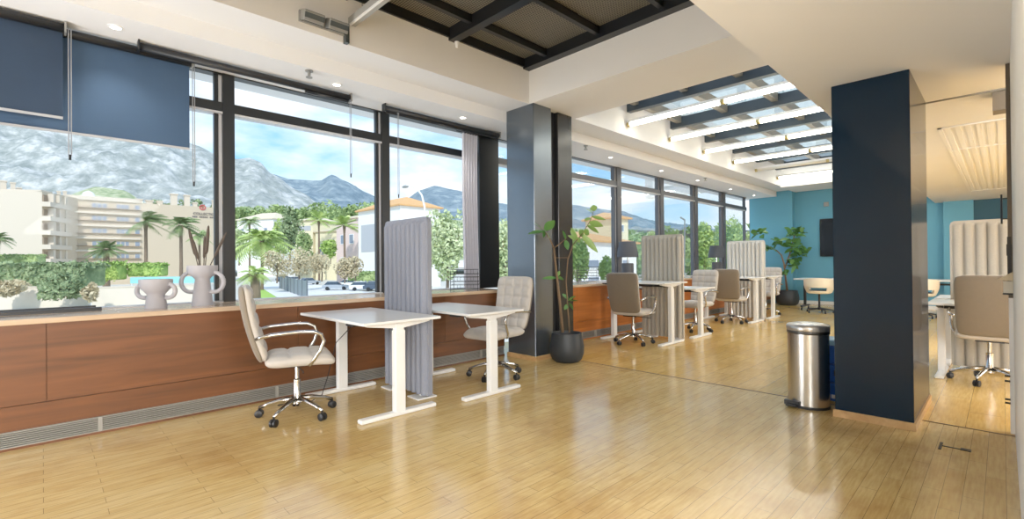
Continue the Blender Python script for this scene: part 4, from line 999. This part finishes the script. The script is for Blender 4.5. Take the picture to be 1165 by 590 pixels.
GW = mat('garden_wall_render', (222, 210, 190), .9, vary=.08, scale=1.5)
wall_px(-40, 50, 100, 50, 327, 'long pale garden wall under the hedge', GW)
wall_px(104, 48, 232, 52, 326, 'low pale garden wall behind the vases', GW)
a, b = P(148, 300, 66), P(238, 300, 66); f = Facade(a, b); base = (a+b)/2; base.z = GZ
t = empty('pool_canopy', base, 0, 'turquoise awning behind the two vases', 'awning')
mb = MB(); f.box(mb, 0, 1, zpx(190, 322, 66), zpx(190, 315, 66), -2.5, 0); shift(mb, base).build('canopy', mat('turquoise_canvas', (150, 214, 214), .7), t)
mb = MB()
for q in (.02, .33, .66, .97): f.box(mb, q-.004, q+.004, GZ, zpx(190, 322, 66), -.1, 0)
shift(mb, base).build('post', WHITE, t)
a, b = P(318, 300, 90), P(349, 300, 62); f = Facade(a, b); base = (a+b)/2; base.z = GZ
t = empty('street_fence', base, 0, 'grey slatted fence running along the street', 'fence')
mb = MB(); f.box(mb, 0, 1, GZ+.1, GZ+2.3, -.06, 0); shift(mb, base).build('panel', mat('fence_grey', (128, 138, 144), .6, vary=.2, scale=2, stretch=(6, 6, .2)), t)
for k in range(9):
    mb = MB(); f.box(mb, k/8-.004, k/8+.004, GZ, GZ+2.5, -.1, .06); shift(mb, base).build('post', mat('fence_post', (92, 100, 106), .6), t)
def make_car(lab, m):
    t = empty('parked_car', (0, 0, GZ), 0, lab, 'car')
    MB().prism([(-2.1, .3), (2.1, .3), (2.15, .62), (1.9, .82), (.95, .93), (-1.75, .95), (-2.15, .8)], lambda a, b, q: (a, -.85+1.7*q, b)).build('body', m, t)
    MB().prism([(.98, .92), (.4, 1.42), (-1.3, 1.45), (-1.85, .94)], lambda a, b, q: (a, -.74+1.48*q, b)).build('cabin_glass', mat('car_glass', (70, 84, 98), .15), t)
    MB().prism([(.42, 1.40), (.36, 1.47), (-1.28, 1.5), (-1.4, 1.43)], lambda a, b, q: (a, -.72+1.44*q, b)).build('roof', m, t)
    for x in (-1.3, 1.35):
        for y in (-.8, .8): MB().tube([(x, y-.1, .32), (x, y+.1, .32)], .32, 16).build('wheel', DARKP, t)
    return t
CARW = mat('car_white', (238, 240, 242), .3); CARS = mat('car_silver', (176, 184, 192), .3, metal=.3); CARD = mat('car_dark', (70, 84, 100), .3)
av = math.atan2(CR.y, CR.x)
for k, (px, d, mm, rz, lab) in enumerate(((382, 82, CARS, .25, 'silver car parked on the street, left of the near screen'), (399, 92, CARW, .15, 'white car parked behind the silver car'), (412, 80, CARW, .4, 'white car parked close to the near grey screen'), (428, 79, CARD, .3, 'dark car just visible beside the near grey screen'),
        (352, 105, CARS, .9, 'silver car beyond the fence'), (336, 118, CARW, .9, 'small white car farther along the fence'), (324, 128, CARD, .9, 'dark car at the far end of the fence'))):
    c = make_car(lab, mm); p = P(px, 300, d); c.location = (p.x, p.y, GZ+.05); c.rotation_euler = (0, 0, av+rz)
b = P(485, 300, 24); b.z = GZ
t = empty('street_lamp', b, 0, 'curved street lamp above the near grey screen', 'street lamp')
q = lambda px, py: P(px, py, 24)-b
MB().tube([(0, 0, 0), q(484, 260), q(483, 235), q(480, 222), q(474, 214), q(466, 211), q(461, 211)], [.08, .06, .05, .045, .04, .035, .03], 8).build('pole', WHITEM, t, smooth=True)
p = q(461, 212); MB().lathe([(.001, .06), (.1, .05), (.2, -.02), (.16, -.06), (.001, -.08)], 14, 1.2, .7, mtx=Matrix.Translation(p)).build('lamp_head', GREYM, t, smooth=True)
b = P(776, 300, 34); b.z = GZ
t = empty('street_lamp', b, 0, 'distant street lamp outside the third far window', 'street lamp')
q = lambda px, py: P(px, py, 34)-b
MB().tube([(0, 0, 0), q(779, 262), q(779, 250)], [.08, .06, .05], 8).build('pole', GREYM, t); MB().tube([q(779, 250), q(774, 247)], .06, 8).build('lamp_head', GREYM, t)
#<<OUTDOOR

# ------------------------------------------------------------------ world and lights
W = bpy.data.worlds.new('sky'); sc.world = W; W.use_nodes = True; nt = W.node_tree; N = nt.nodes; L = nt.links
bg = N['Background']; tc = N.new('ShaderNodeTexCoord'); sp = N.new('ShaderNodeSeparateXYZ'); L.new(tc.outputs['Generated'], sp.inputs['Vector'])
sky = ramp(N, sp.outputs['Z'], [(0, (214, 232, 244)), (.1, (170, 214, 242)), (.22, (126, 190, 236)), (.6, (96, 160, 222))], L)
mp = N.new('ShaderNodeMapping'); mp.inputs['Scale'].default_value = (1.6, 1.6, 4.5); mp.inputs['Location'].default_value = (3.3, 1.1, .4); L.new(tc.outputs['Generated'], mp.inputs['Vector'])
n = N.new('ShaderNodeTexNoise'); n.inputs['Scale'].default_value = 1.7; n.inputs['Detail'].default_value = 9; n.inputs['Roughness'].default_value = .55
L.new(mp.outputs['Vector'], n.inputs['Vector'])
cl = ramp(N, n.outputs['Fac'], [(.44, (0, 0, 0)), (.62, (240, 240, 240))], L)
mx = N.new('ShaderNodeMix'); mx.data_type = 'RGBA'; L.new(cl, mx.inputs['Factor']); L.new(sky, mx.inputs['A']); mx.inputs['B'].default_value = lin((246, 248, 250))+(1,)
L.new(mx.outputs['Result'], bg.inputs['Color']); bg.inputs['Strength'].default_value = 1.15
def light(name, kind, loc, target, energy, size=1, size_y=None, color=(1, 1, 1), **k):
    l = bpy.data.lights.new(name, kind); l.energy = energy; l.color = color
    if kind == 'AREA':
        l.size = size
        if size_y: l.shape = 'RECTANGLE'; l.size_y = size_y
    if kind == 'SUN': l.angle = .01
    o = bpy.data.objects.new(name, l); C.objects.link(o); o.location = loc
    d = Vector(target)-Vector(loc); o.rotation_euler = d.to_track_quat('-Z', 'Y').to_euler()
    return o
light('sun', 'SUN', (20, -14, 22), (0, 0, 0), 2.6, color=(1, .96, .9))
light('fill_back', 'AREA', (2.6, -2.4, 1.9), (-1.8, 4, 1.4), 210, 2.4, 1.6, (.97, .985, 1))  # added fill light behind the camera, no fitting stands there
light('fill_ceiling', 'AREA', (-3.9, -1.8, .4), (-2.7, 1.6, 3.6), 95, 1.2, 1.8, (.97, .985, 1))  # added fill aimed upwards to brighten the ceiling
light('fill_right_room', 'AREA', (2.2, 8.5, 2.45), (1.5, 8.7, 0), 420, 2.5, 4, (1, .98, .96))  # added unseen fill to brighten the right hand room
light('fill_near', 'AREA', (1.9, 1.0, 2.4), (.6, 2.2, 0), 150, 2, 2, (1, .98, .96))  # added unseen fill to brighten the near room
sc.view_settings.view_transform = 'Standard'; sc.view_settings.look = 'None'; sc.view_settings.exposure = .38; sc.view_settings.gamma = 1.12
